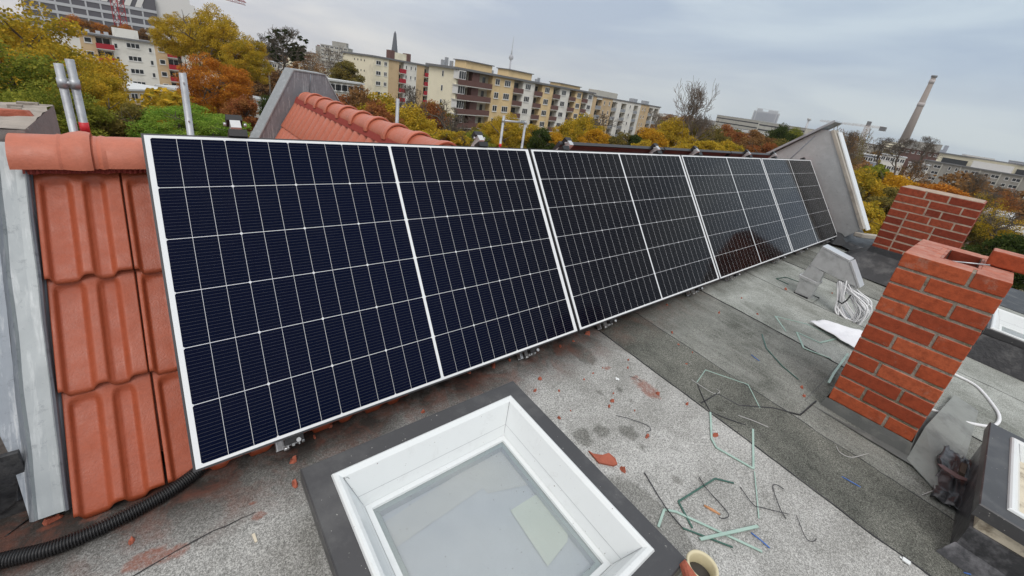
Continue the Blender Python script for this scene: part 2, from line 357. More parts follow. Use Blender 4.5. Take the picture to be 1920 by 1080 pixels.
# patch of lighter felt at right, a darker strip overlapping
# ================================================================== own building below the roof
own = empty('apartment_house', (3, 0, GZ), label='own apartment house whose walls carry the flat roof in the foreground', cat='building')
own.location = (0, 0, 0)
b = MB(); b.box((-.9, -7, GZ), (8.3, 5.0, -1.95)); b.build('wall', mat('own_wall', (.45, .41, .33), .9), own)

# ================================================================== tiled slope under the panels
tiled = empty('tiled_roof', (0, 0, 0), label='steep red clay tiled roof slope running beneath the row of solar panels', cat='tiled roof')
TOPV = [.075, .425, .785]; TV = .362
def sst(a, b_, x): x = max(0, min(1, (x - a) / (b_ - a))); return x * x * (3 - 2 * x)
def tile_h(s, t):                                 # two troughs between flat ribs
    h = 0
    for a, b_ in ((.045, .44), (.525, .83)):
        w = sst(a, a + .05, s) * (1 - sst(b_ - .10, b_, s)); w = .75 * w + .25 * w * (sst(b_ - .045, b_ - .12, s) if a < .1 else sst(a + .05, a + .09, s))
        mid = (a + b_) / 2; arch = .055 + .05 * ((s - mid) / ((b_ - a) / 2)) ** 2
        w *= sst(arch, arch + .05, t)
        h -= .0185 * w
    h += .004 * sst(.975, .99, s) * 0
    return h
def tile_mesh(w, name):
    b = MB(); ns, ntt = 60, 30; b.smooth = True; g = []
    for j in range(ntt + 1):
        t = j / ntt; row = []
        for i in range(ns + 1):
            s = i / ns; lift = .026 * t; drop = -.012 * sst(.965, 1.0, t) * .25
            u = s * w; v = t * TV - tile_h(s, .5) * .9 * sst(.9, 1, t)
            row.append(b.av(slope(u, v, tile_h(s, t) + lift + drop)))
        g.append(row)
    for j in range(ntt):
        for i in range(ns): b.af([g[j][i], g[j][i + 1], g[j + 1][i + 1], g[j + 1][i]])
    b.smooth = False
    bt = [b.av(slope(i / ns * w, TV - .004 - tile_h(i / ns, .5) * .9, tile_h(i / ns, 1) * .6 + .006)) for i in range(ns + 1)]     # the lower butt edge
    for i in range(ns): b.af([g[-1][i], g[-1][i + 1], bt[i + 1], bt[i]])
    for side in (0, -1):                           # the side edges
        lo = [b.av(slope(0 if side == 0 else w, j / ntt * TV, .020 * j / ntt - .016)) for j in range(ntt + 1)]
        for j in range(ntt): b.af([g[j][side], g[j + 1][side], lo[j + 1], lo[j]])
    return b.mesh(name, M['tile'])
tm = tile_mesh(.203, 'tile')
for c in range(5):
    for r in range(3):
        o = D.objects.new('tile', tm); COL.objects.link(o); o.parent = tiled
        o.location = slope(-.286 + .2085 * c + .002 * (r - 1), TOPV[r], -.137); o.rotation_euler = (RAD(random.uniform(-.3, .3)), RAD(random.uniform(-.4, .4)), RAD(random.uniform(-.3, .3)))
b = MB()                                           # the rest of the covering, hidden below the panels, and the far slope
b.prism([slope(.75, .06, -.15), slope(7.24, .06, -.15), slope(7.24, 1.14, -.15), slope(.75, 1.14, -.15)], NN * .02)
b.prism([slope(-.27, .0, -.17), slope(7.24, .0, -.17), slope(7.24, 1.05, -.17), slope(-.27, 1.05, -.17)], NN * .008)
b.build('tile_field', M['tile'], tiled)
b = MB(); b.prism([(-.3, .14, -.16), (7.24, .14, -.16), (7.24, 1.4, -1.75), (-.3, 1.4, -1.75)], (0, .02, .02)); b.build('rear_tile_field', M['tile'], tiled)
b = MB(); b.box((-.27, -.43, -1.2), (7.24, -.41, -.96)); b.build('eaves_board', M['bitumen'], tiled)
# ridge vent strip with vertical pleats
b = MB(); n = 190; x0, x1 = -.305, 1.0
for k in range(n):
    xa = x0 + (x1 - x0) * k / n; xb = x0 + (x1 - x0) * (k + 1) / n; o1 = .004 * (k % 2); o2 = .004 * ((k + 1) % 2); lo1 = .006 * mnoise.noise((xa * 30, 0, 0)); lo2 = .006 * mnoise.noise((xb * 30, 0, 0))
    b.quad(slope(xa, .03, -.100 + o1), slope(xb, .03, -.100 + o2), slope(xb, .092 + lo2, -.112 + o2), slope(xa, .092 + lo1, -.112 + o1))
b.build('ridge_vent_strip', M['vent_strip'], tiled)
# ridge tiles: a half tube with two grooves and a swollen collar that laps over the next tile
def ridge_tile(axis_a, axis_b, r, collar, parent, side=1, groove=True):
    A, B = Vector(axis_a), Vector(axis_b); t = (B - A).normalized(); up = Vector((0, 0, 1)); w = t.cross(up).normalized(); up = w.cross(t).normalized(); Ln = (B - A).length
    st = [(0, r), (Ln * .98, r)]
    if groove: st = [(0, r * .94), (.012, r * 1.0), (.020, r * .96), (.030, r * 1.03), (.042, r * .97), (.055, r * .985), (Ln - collar - .035, r), (Ln - collar - .025, r * 1.045), (Ln - collar - .014, r * 1.02), (Ln - collar, r * 1.13), (Ln - collar * .5, r * 1.19), (Ln - .012, r * 1.17), (Ln, r * 1.12)]
    b = MB(); b.smooth = True; rings = []; m = 20
    for s, rr in st:
        rings.append([b.av(A + t * s + w * (-math.cos(a) * rr * 1.04) + up * ((math.sin(a) if math.sin(a) > 0 else math.sin(a)) * rr - (rr - r) * .3)) for a in (math.pi * (-.03 + 1.06 * k / m) for k in range(m + 1))])
    for k in range(len(st) - 1):
        for j in range(m): b.af([rings[k][j], rings[k][j + 1], rings[k + 1][j + 1], rings[k + 1][j]])
    o = b.build('ridge_tile', M['ridge_clay'], parent); so_ = o.modifiers.new('thick', 'SOLIDIFY'); so_.thickness = .011; so_.offset = -1; es = o.modifiers.new('edges', 'EDGE_SPLIT'); es.split_angle = RAD(24)
    return o
RA, RZ, RR = .104, -.113, .086
# first piece is cut: it has no groove at its start
b = MB(); b.smooth = True; rings = []; m = 20; Ln = .185; col_ = .058
for s, k_ in ((0, 1.0), (Ln - col_ - .028, 1.0), (Ln - col_ - .020, 1.035), (Ln - col_ - .012, 1.012), (Ln - col_ + .006, 1.10), (Ln - col_ * .45, 1.17), (Ln - .010, 1.15), (Ln, 1.11)):
    rr = RR * k_; rings.append([b.av(Vector((-.325 + s, RA + -math.cos(a) * rr * 1.04, RZ + math.sin(a) * rr))) for a in (math.pi * (-.03 + 1.06 * k / m) for k in range(m + 1))])
for k in range(len(rings) - 1):
    for j in range(m): b.af([rings[k][j], rings[k][j + 1], rings[k + 1][j + 1], rings[k + 1][j]])
o = b.build('ridge_tile', M['ridge_clay'], tiled); so_ = o.modifiers.new('thick', 'SOLIDIFY'); so_.thickness = .011; so_.offset = -1; es = o.modifiers.new('edges', 'EDGE_SPLIT'); es.split_angle = RAD(24)
x = -.146
while x < 7.1: ridge_tile((x, RA, RZ), (x + .37, RA, RZ), RR, .058, tiled); x += .352

# ================================================================== zinc parapet at the left edge
zp = empty('parapet_flashing', (0, 0, 0), label='folded zinc flashing running down beside the red tiles at the left edge', cat='flashing')
b = MB(); V = [-.02 + .06 * k for k in range(20)]
prof = [(-.278, -.150), (-.292, -.135), (-.293, -.112), (-.298, -.106), (-.303, -.118), (-.322, -.122), (-.352, -.120), (-.358, -.112), (-.364, -.120), (-.372, -.135)]
for k in range(len(V) - 1):
    for j in range(len(prof) - 1):
        b.mi = 1 if j in (0, 1, 2, 7, 8) else 0
        def P_(v, q): return slope(q[0] + .003 * mnoise.noise((v * 6, q[0] * 20, 0)), v + (.02 * (q[0] + .3) if v > 1 else 0), q[1] + .002 * mnoise.noise((v * 9, q[0] * 30, 5)))
        b.quad(P_(V[k], prof[j]), P_(V[k], prof[j + 1]), P_(V[k + 1], prof[j + 1]), P_(V[k + 1], prof[j]))
b.smooth = True; b.build('seam_strip', [M['zinc_light'], M['zinc_dark']], zp)
b = MB()                                           # the wide dark sheet outside it, cut off at a slant
top = [slope(-.372, .0, -.135), slope(-.372, 1.11, -.135), slope(-.395, .93, -.137), slope(-.47, .6, -.14), slope(-.9, .3, -.142), slope(-.9, .0, -.142)]
b.prism(top, NN * -.003); b.tube([slope(-.40, .1, -.133), slope(-.405, .35, -.133), slope(-.392, .52, -.133), slope(-.41, .58, -.133)], .0035, 6)
b.build('side_sheet', M['zinc_dark'], zp)

# dark torn bitumen and a block of masonry below it
b = MB()
for k in range(9):
    c = Vector((random.uniform(-.62, -.40), random.uniform(-.50, -.42), random.uniform(-1.04, -.93))); q = [c + Vector((random.uniform(-.09, .09), random.uniform(-.03, .03), random.uniform(-.05, .05))) for _ in range(4)]
    b.hexa(q, [p + Vector((.01, -.02, .02)) for p in q])
b.box((-1.0, -.47, -1.3), (-.37, -.455, -.80))
b.build('torn_bitumen_sheet', M['bitumen'], bevel=.004, label='torn black bitumen sheets crumpled below the zinc at the lower left corner', cat='bitumen sheet')
b = MB(); P0 = roof(10, 945, .02); b.box((P0.x - .10, P0.y - .01, P0.z - .02), (P0.x + .028, P0.y + .05, P0.z + .035)); b.build('stone_block', M['cream'], bevel=.005, label='small beige stone block lying in the black gap under the zinc', cat='stone')

# masonry head of the party wall at the left
pw = empty('party_wall', (0, 0, 0), label='weathered grey masonry wall head behind the ridge at the left edge', cat='wall')
b = MB(); nx, ny = 26, 16; X0, X1, Y0, Y1 = -1.5, -.292, .13, .78; g = []
for j in range(ny + 1):
    g.append([])
    for i in range(nx + 1):
        x = X0 + (X1 - X0) * i / nx; y = Y0 + (Y1 - Y0) * j / ny; e_ = .02 * mnoise.noise((x * 5, y * 5, 0)) + .012 * mnoise.noise((x * 17, y * 17, 2))
        g[-1].append(b.av((x + (.008 * mnoise.noise((y * 20, 0, 0)) if i == nx else 0) - .03 * (Y1 - y) * 0, y, -.02 + e_ * .7)))
for j in range(ny):
    for i in range(nx): b.af([g[j][i], g[j][i + 1], g[j + 1][i + 1], g[j + 1][i]])
b.build('wall_head', M['masonry'], pw)
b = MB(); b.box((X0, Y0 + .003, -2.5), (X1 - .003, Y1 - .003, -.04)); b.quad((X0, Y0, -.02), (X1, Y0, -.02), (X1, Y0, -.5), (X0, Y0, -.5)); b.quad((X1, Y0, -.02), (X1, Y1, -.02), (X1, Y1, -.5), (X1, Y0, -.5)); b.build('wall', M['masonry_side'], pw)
b = MB()
for k in range(14):
    b.cut(); x, y = random.uniform(-.75, -.36), random.uniform(.2, .7); s = random.uniform(.01, .03); b.box((x, y, -.025), (x + s * 2, y + s, -.012 + s * .2))
b.build('rubble', M['masonry'], pw)
P0 = atz(25, 212, -.01); b = MB(); b.hexa([P0 + Vector(q) for q in ((-.05, -.03, -.01), (.05, -.02, -.01), (.045, .03, -.01), (-.04, .03, -.01))], [P0 + Vector(q) for q in ((-.045, -.025, .012), (.03, -.02, .016), (.04, .02, .010), (-.04, .025, .012))])
b.build('brick_fragment', M['clay'], bevel=.003, label='flat pink brick fragment lying on the grey wall head at left', cat='brick fragment')

# ================================================================== the four solar panels
PW, PG, PH, SB = 1.7553, .0246, 1.12, .007
def make_panel():
    root = empty('solar_panel'); b = MB(); b.T = None; w, h = PW, PH; th = .03
    def bx(u0, v0, u1, v1, z0, z1): b.prism([slope(u0, v0, z0), slope(u1, v0, z0), slope(u1, v1, z0), slope(u0, v1, z0)], NN * (z1 - z0))
    bx(-SB, -SB, w + SB, 0, -th, 0.0015); bx(-SB, h, w + SB, h + SB, -th, .0015); bx(-SB, 0, 0, h, -th, .0015); bx(w, 0, w + SB, h, -th, .0015)
    b.build('frame', M['dark_frame'], root)
    g = MB(); g.box((0, 0, -.004), (w, h, 0)); o = g.build('cell_glass', M['solar'], root)
    # local X along the row, local Y down the slope
    o.matrix_world = Matrix(((1, 0, 0, 0), (0, DN.y, -NN.y, 0), (0, DN.z, -NN.z, 0), (0, 0, 0, 1)))
    return root
LAB = ['largest dark solar panel, nearest to the camera beside the red tiles', 'dark solar panel directly right of the nearest one in the row', 'third solar panel of the row, just right of the middle of the photo', 'farthest solar panel of the row, beside the grey end wall']
p0 = make_panel()
for k in range(4):
    o = p0 if k == 0 else copy_tree(p0)
    o.location = ((PW + PG) * k, 0, 0); tag(o, LAB[k], 'solar panel', 'solar panels of the near row')
# rails that carry them, with end clamps
RU = [.275, 1.425, 2.09, 3.209, 3.902, 5.042, 5.782, 6.827]
RN = ['nearest', 'second nearest', 'third nearest', 'fourth nearest', 'fourth farthest', 'third farthest', 'second farthest', 'farthest']
def make_rail():
    root = empty('mounting_rail')
    def bx(b, u0, v0, u1, v1, z0, z1): b.prism([slope(u0, v0, z0), slope(u1, v0, z0), slope(u1, v1, z0), slope(u0, v1, z0)], NN * (z1 - z0))
    b = MB()
    for q in ((-.020, -.050, -.016), (.016, -.050, .020), ):
        bx(b, q[0], -.04, q[2], 1.165, -.072, -.034)
    bx(b, -.020, -.04, .020, 1.165, -.074, -.070); bx(b, -.004, -.04, .004, 1.165, -.070, -.040)
    b.build('rail', M['alu'], root)
    b = MB(); bx(b, -.030, 1.128, .030, 1.150, -.034, -.005); bx(b, -.030, 1.128, .030, 1.131, -.005, .004); b.cut(); bx(b, -.030, -.033, .030, -.009, -.034, .012); bx(b, -.030, -.033, .030, -.005, .010, .014); b.build('end_clamp', M['black_plastic'], root)
    b = MB()
    for u, v in ((.012, 1.143), (0, -.022)):
        b.tube([slope(u, v, -.002), slope(u, v, .008)], [.008, .0075], 12); b.cut()
    b.tube([slope(.028, 1.160, -.055), slope(.038, 1.160, -.055)], .008, 8); b.cut(); b.tube([slope(-.030, 1.168, -.060), slope(-.012, 1.168, -.060)], .007, 8)
    b.build('bolt', M['steel'], root)
    b = MB(); bx(b, -.05, 1.12, -.015, 1.175, -.105, -.101); bx(b, -.05, 1.12, -.046, 1.17, -.101, -.075); b.build('roof_hook', M['steel'], root)
    return root
r0 = make_rail()
for k, u in enumerate(RU):
    o = r0 if k == 0 else copy_tree(r0)
    o.location = (u, 0, 0); tag(o, RN[k] + ' aluminium rail end sticking out under the lower edge of the panels', 'rail', 'mounting rails of the near row')

# ================================================================== the row on the far slope, seen from behind
FD = Vector((0, math.cos(TILT), -math.sin(TILT))); FN = Vector((0, math.sin(TILT), math.cos(TILT)))
M['backsheet'] = mat('backsheet', (.20, .085, .075), .5, 0, .15, 3)
X0f = atx(0, 0, 1)
FY, FZ = .225, .030
def fs(u, v, h=0): return Vector((u, FY, FZ)) + FD * v + FN * h
def make_far():
    root = empty('solar_panel'); w = 1.37; b = MB()
    b.prism([fs(0, 0, -.03), fs(w, 0, -.03), fs(w, .010, -.03), fs(0, .010, -.03)], FN * .03); b.prism([fs(0, 1.1, -.03), fs(w, 1.1, -.03), fs(w, 1.11, -.03), fs(0, 1.11, -.03)], FN * .03)
    b.prism([fs(0, .01, -.03), fs(.01, .01, -.03), fs(.01, 1.1, -.03), fs(0, 1.1, -.03)], FN * .03); b.prism([fs(w - .01, .01, -.03), fs(w, .01, -.03), fs(w, 1.1, -.03), fs(w - .01, 1.1, -.03)], FN * .03)
    b.build('frame', M['dark_frame'], root)
    b = MB(); b.prism([fs(.01, .01, -.008), fs(w - .01, .01, -.008), fs(w - .01, 1.1, -.008), fs(.01, 1.1, -.008)], FN * .005); b.build('backsheet', M['backsheet'], root); return root
f0 = make_far(); xs = (2.24, 3.63, 5.02); fl = ('reddish back of a solar panel rising behind the ridge, leftmost of three', 'reddish back of a solar panel rising behind the ridge, middle of three', 'reddish back of a solar panel rising behind the ridge, rightmost of three')
for k, x in enumerate(xs):
    o = f0 if k == 0 else copy_tree(f0); o.location = (x, 0, 0); tag(o, fl[k], 'solar panel', 'solar panels behind the ridge')
def make_far_rail():
    root = empty('mounting_rail'); b = MB(); b.prism([fs(-.018, -.045, -.075), fs(.018, -.045, -.075), fs(.018, .9, -.075), fs(-.018, .9, -.075)], FN * .04); b.build('rail', M['alu'], root)
    b = MB(); b.prism([fs(-.028, -.045, -.034), fs(.028, -.045, -.034), fs(.028, -.006, -.034), fs(-.028, -.006, -.034)], FN * .030); b.build('end_clamp', M['black_plastic'], root)
    b = MB()
    for s in (-1, 1): b.tube([fs(.030 * s, -.03, -.045), fs(.040 * s, -.03, -.045)], .007, 8); b.cut()
    b.build('bolt', M['steel'], root); return root
q0 = make_far_rail(); rx = [aty(x, y, .19).x for x, y in ((440, 240), (895, 262), (1060, 285), (1225, 286), (1300, 288), (1398, 291), (1448, 293))]
wl = ['leftmost black clamp on a rail end above the top edge of the nearest panel', 'black rail clamp poking up right of the red ridge, left of the dark panel backs', 'silver rail clamp at the left end of the dark panel backs', 'second silver rail clamp from the left before the panel backs', 'third silver rail clamp from the left before the panel backs', 'second silver rail clamp from the right before the panel backs', 'silver rail clamp at the right end of the dark panel backs']
for k, x in enumerate(rx):
    o = q0 if k == 0 else copy_tree(q0); o.location = (x, 0, 0); tag(o, wl[k], 'rail', 'rail ends behind the ridge')
# ================================================================== chimneys
def brick_stack(name, X0, Y0, X1, Y1, z_bot, z_top, bm_, mm_, parent, course=.0833, hole=None, seed=1, mort=.004):
    """bricks laid course by course round the four faces, mortar set back; returns the objects"""
    rnd = random.Random(seed); b = MB(); n = int(round((z_top - z_bot) / course)); J = .012
    def run(a0, a1, off, place):
        pos = a0; k = 0; pat = off
        while pos < a1 - .02:
            l = (.24 if (k + pat) % 2 == 0 else .115) if seed != 2 else rnd.choice((.24, .24, .115, .115, .24, .175))
            e_ = min(pos + l, a1)
            if a1 - e_ < .06: e_ = a1
            place(pos, e_); pos = e_ + J; k += 1
    for c in range(n):
        z1 = z_top - c * course; z0 = z1 - course + J; t = .10
        def jit(): return rnd.uniform(-.0015, .0015)
        def px0(a, e_): b.box((X0 + jit(), a, z0 + jit()), (X0 + t, e_, z1 + jit()))
        def px1(a, e_): b.box((X1 - t, a, z0), (X1 + jit(), e_, z1))
        def py0(a, e_): b.box((a, Y0 + jit(), z0), (e_, Y0 + t, z1 + jit()))
        def py1(a, e_): b.box((a, Y1 - t, z0), (e_, Y1 + jit(), z1 + jit()))
        run(Y0, Y1, c + 1, px0); run(Y0, Y1, c + 1, px1)
        run(X0 + t + J, X1 - t - J, c, py0); run(X0 + t + J, X1 - t - J, c, py1)
    o = b.build('brick', bm_, parent, bevel=.004)
    m_ = MB(); mo = mort
    if hole:
        hx0, hy0, hx1, hy1 = hole; zt = z_top - .004
        m_.box((X0 + mo, Y0 + mo, z_bot), (hx0, Y1 - mo, zt)); m_.box((hx1, Y0 + mo, z_bot), (X1 - mo, Y1 - mo, zt)); m_.box((hx0, Y0 + mo, z_bot), (hx1, hy0, zt)); m_.box((hx0, hy1, z_bot), (hx1, Y1 - mo, zt)); m_.box((hx0, hy0, z_bot), (hx1, hy1, z_top - .75))
    else: m_.box((X0 + mo, Y0 + mo, z_bot), (X1 - mo, Y1 - mo, z_top - .004))
    m_.build('mortar', mm_, parent); return o
c1 = empty('chimney', (2.8, -1.89, 0), label='orange red brick chimney with an open flue at the right, nearest to the camera', cat='chimney'); c1.location = (0, 0, 0)
CX0, CX1, CY0, CY1, CZT = 2.80, 3.415, -2.075, -1.705, -.135
brick_stack('brick', CX0, CY0, CX1, CY1, CZT - 11 * .0833, CZT, M['brick'], M['mortar'], c1, hole=(2.95, -1.965, 3.30, -1.83), seed=1)
b = MB()                                            # the bricks of the top course between the outer ring and the flue
for q in ((2.905, -2.07, 2.945, -1.71), (3.31, -2.07, 3.41, -1.71)): b.box((q[0], q[1] + .002, CZT - .071), (q[2], q[3] - .002, CZT - .001))
b.box((2.95, -1.825, CZT - .071), (3.30, -1.712, CZT - .0015)); b.box((2.95, -2.07, CZT - .071), (3.30, -1.97, CZT - .0015))
b.build('top_course', M['brick'], c1, bevel=.003); b = MB()
for c_ in range(7):
    for k in range(3):
        za = CZT - .0833 * c_ - .0725; b.box((2.952 + .117 * k, -1.836, za), (3.060 + .117 * k, -1.824, za + .0715)); b.box((2.952 + .117 * k, -1.970, za), (3.060 + .117 * k, -1.959, za + .0715))
    b.box((3.294, -1.955, za), (3.306, -1.84, za + .0715)); b.box((2.946, -1.955, za), (2.957, -1.84, za + .0715))
b.build('flue_lining', M['brick_dark'], c1, bevel=.002); b = MB(); b.box((2.95, -1.965, CZT - .8), (3.30, -1.83, CZT - .70))
b.build('flue_bottom', M['soot'], c1)
b = MB(); zz = CZT - 11 * .0833; rf = rz_at(-1.7) + .002
def skirt(b, X0, X1, Y0, Y1, zt, out, zb):
    ring_t = [(X0 - .006, Y0 - .006, zt), (X1 + .006, Y0 - .006, zt), (X1 + .006, Y1 + .006, zt), (X0 - .006, Y1 + .006, zt)]
    ring_m = [(p[0] + (-1 if k in (0, 3) else 1) * .012, p[1] + (-1 if k < 2 else 1) * .012, zt - .07) for k, p in enumerate(ring_t)]
    ring_b = [(p[0] + (-1 if k in (0, 3) else 1) * out, p[1] + (-1 if k < 2 else 1) * out, zb + RS * ((Y0 if k < 2 else Y1) - Y1)) for k, p in enumerate(ring_t)]
    for r1, r2 in ((ring_t, ring_m), (ring_m, ring_b)):
        for k in range(4):
            N_ = 10; 
            for j in range(N_):
                f0_, f1_ = j / N_, (j + 1) / N_
                A = [Vector(r1[k]).lerp(Vector(r1[(k + 1) % 4]), f) for f in (f0_, f1_)]; B = [Vector(r2[k]).lerp(Vector(r2[(k + 1) % 4]), f) for f in (f0_, f1_)]
                w = lambda p: p + Vector((.004 * mnoise.noise(p * 14), .004 * mnoise.noise(p * 11), 0))
                b.quad(w(A[0]), w(A[1]), w(B[1]), w(B[0]))
b.smooth = True; skirt(b, CX0, CX1, CY0, CY1, zz + .015, .075, rf + .004); b.build('flashing', M['flash'], c1)
b = MB(); P4 = [roof(1700, 860, .012), roof(1735, 800, .05), roof(1790, 740, .03), roof(1835, 770, .012), roof(1800, 900, .010), roof(1760, 925, .010)]
b.poly(P4); b.prism([p - Vector((0, 0, .004)) for p in P4], (0, 0, .002)); b.build('felt_patch', M['flash_light'], c1)
b = MB(); b.tube([(3.0, -1.835, CZT - .02), (3.05, -1.99, CZT + .012)], .004, 6); b.build('metal_rod', M['steel'], label='thin metal rod lying across the open flue of the near chimney', cat='rod')
b = MB(); b.box((3.10, -2.215, CZT + .003), (3.215, -1.975, CZT + .078)); b.build('brick', M['brick'], bevel=.007, label='loose red brick lying on the right rear corner of the near chimney', cat='brick')

c2 = empty('chimney', (0, 0, 0), label='dark red brick chimney with pale irregular joints, farther from the camera', cat='chimney')
brick_stack('brick', 6.2, -1.812, 6.72, -1.160, -.045 - 9 * .0833, -.045, M['brick_dark'], M['mortar_pale'], c2, seed=2, mort=.002)
b = MB(); b.box((6.203, -1.80, -.047), (6.70, -1.17, -.039)); b.build('mortar_cap', M['mortar_pale'], c2, bevel=.003)
b = MB(); b.smooth = True; skirt(b, 6.2, 6.72, -1.812, -1.16, -.74, .30, rz_at(-1.16) + .02); b.build('flashing', M['bitumen'], c2)

# ================================================================== zinc clad end wall beyond the panels
ew = empty('end_wall', (0, 0, 0), label='grey zinc clad gable wall standing at the far end of the panel row', cat='wall')
fx = 7.25
face = [(fx, -.60, -1.06), (fx, -.845, -.762), (fx, -.062, .425), (fx, .045, .43), (fx, .60, -.06), (fx, 2.0, -1.35), (fx, 2.0, -2.0), (fx, -.3, -2.0)]
b = MB(); b.prism(face, (.26, 0, 0)); b.build('cladding', M['zinc_endwall'], ew)
b = MB()
def along(p, q, w0, w1, x0, x1):                    # a board along the sloping edge p-q, standing w0..w1 outside it
    p, q = Vector(p), Vector(q); t = (q - p).normalized(); n = Vector((0, -t.z, t.y)); 
    if n.y > 0: n = -n
    return [(x0, p.y + n.y * w0, p.z + n.z * w0), (x0, q.y + n.y * w0, q.z + n.z * w0), (x0, q.y + n.y * w1, q.z + n.z * w1), (x0, p.y + n.y * w1, p.z + n.z * w1)]
b.prism(along((0, -.845, -.762), (0, -.062, .425), .0, .035, 7.235, 0), (.24, 0, 0)); b.build('coping_mortar', M['render'], ew)
b = MB(); b.prism(along((0, -.86, -.79), (0, -.09, .40), .036, .05, 7.33, 0), (.20, 0, 0)); b.build('coping_sheet', M['white'], ew)
b = MB(); A, B = Vector((7.19, .66, -.085)), Vector((7.19, -.085, .545)); t_ = (B - A).normalized(); n_ = Vector((0, -t_.z, t_.y)); n_ = n_ if n_.z > 0 else -n_
b.prism([A, B, B + n_ * .028, A + n_ * .028], (.36, 0, 0)); b.build('cap_sheet', M['galv'], ew)
b = MB(); b.tube([(fx - .004, .10, .33), (fx - .004, .30, -.05), (fx - .004, .42, -.3)], .006, 6); b.box((fx - .003, -.41, -.60), (fx + .01, -.38, -.585)); b.build('standing_seam', M['zinc_dark'], ew)
b = MB(); b.hexa([(7.2, -.80, -.86), (7.75, -.98, -.90), (7.75, -1.06, -.90), (7.2, -.90, -.86)], [(7.2, -.80, -.80), (7.75, -.98, -.84), (7.75, -1.06, -.84), (7.2, -.90, -.80)]); b.build('coping_stone', M['render'], ew, bevel=.01)
b = MB(); b.smooth = True
for i in range(8):
    for j in range(8):
        f = lambda i, j: Vector((6.95 + .16 * i, -.56 - .11 * j, rz_at(-.56 - .11 * j) + .03 + (.13 if j < 2 else .05) * (i > 0) + .03 * mnoise.noise((i * .7, j * .8, 0))))
        b.quad(f(i, j), f(i + 1, j), f(i + 1, j + 1), f(i, j + 1))
b.build('bitumen_apron', M['bitumen'], label='black bitumen apron bulging at the foot of the grey end wall', cat='bitumen sheet')

# ================================================================== rear wing: gable parapet and tiled ridge
wg = empty('gable_parapet', (0, 0, 0), label='grey zinc clad trapezoid gable parapet with pale coping behind the panels', cat='wall')
yg = 3.85; sc_ = (yg - CC.y) / (5.4 - CC.y)
gp = [aty(x, y, yg) for x, y in ((551, 132), (609, 141), (634, 188))]
pts = [Vector((.62, yg, -1.25)), gp[0], gp[1], gp[2], Vector((gp[2].x + .75, yg, -1.75)), Vector((.3, yg, -1.9))]
pts[0] = gp[0] + (aty(490, 252, yg) - gp[0]) * 1.7
b = MB(); b.prism(pts, (0, .3, 0)); b.build('cladding', M['zinc_wall'], wg)
b = MB(); b.smooth = False
for p, q in ((pts[0], gp[0]), (gp[0], gp[1]), (gp[1], gp[2]), (gp[2], pts[4])):
    t_ = (q - p).normalized(); n_ = Vector((-t_.z, 0, t_.x)); n_ = n_ if n_.z > 0 or abs(n_.z) < .01 else -n_
    if (p is pts[0]) and n_.x > 0: n_ = -n_
    e0 = Vector((0, -.012, 0)); b.prism([p + e0, q + e0 + t_ * .006, q + e0 + t_ * .006 + n_ * .012, p + e0 + n_ * .012], (0, .42, 0))
b.build('coping', M['zinc_light'], wg)
b = MB(); b.tube([aty(583, 138, yg - .003), aty(580, 172, yg - .003)], .005, 5); b.build('standing_seam', M['zinc_dark'], wg)
wt = empty('tiled_roof', (0, 0, 0), label='salmon red tiled roof wing with rounded ridge tiles descending behind the panels', cat='tiled roof')
WX, WZ = 1.455, -.045
for k in range(10): 
    y1 = 3.72 - .362 * k
    ridge_tile((WX, y1, WZ - .115), (WX, y1 - .40, WZ - .103), .096, .075, wt)
sl = Vector((-.232, 0, -.445)).normalized(); nw = Vector((-.445, 0, .232)).normalized() * -1; nw = Vector((-.887, 0, .462))
b = MB(); b.smooth = True; ny = 34 * 12; A0 = Vector((WX - .075, 0, WZ - .125))
for cse in range(5):
    s0, s1 = .372 * cse - .02, .372 * (cse + 1) + .004; g = []
    for j in range(ny + 1):
        y = 3.83 - 3.6 * j / ny; ph = ((3.83 - y) / .155) % 1.0; h = .030 * math.sqrt(max(0, 1 - ((ph - .40) / .40) ** 2)) if ph < .8 else (.012 if ph > .88 else 0)
        g.append([b.av(A0 + sl * s + nw * (h + lf) + Vector((0, y, 0))) for s, lf in ((s0, -.012), (s0 + .05, -.006), (s1 - .01, .010), (s1, .002), (s1 - .001, -.016))])
    for j in range(ny):
        for i in range(4): b.af([g[j][i], g[j + 1][i], g[j + 1][i + 1], g[j][i + 1]])
b.build('tile_field', M['ridge_clay'], wt)
b = MB(); b.prism([(WX + .03, .3, WZ - .17), (WX + .03, 3.83, WZ - .17), (WX + 1.0, 3.83, WZ - 1.9), (WX + 1.0, .3, WZ - 1.9)], (.02, 0, .01)); b.build('rear_tile_field', M['ridge_clay'], wt)
b = MB(); n = 500
for k in range(n):
    ya, yb = 3.8 - 3.4 * k / n, 3.8 - 3.4 * (k + 1) / n; o1, o2 = .004 * (k % 2), .004 * ((k + 1) % 2)
    b.quad((WX - .088 - o1, ya, WZ - .085), (WX - .088 - o2, yb, WZ - .085), (WX - .118 - o2, yb, WZ - .155), (WX - .118 - o1, ya, WZ - .155))
b.build('ridge_vent_strip', M['vent_strip'], wt)

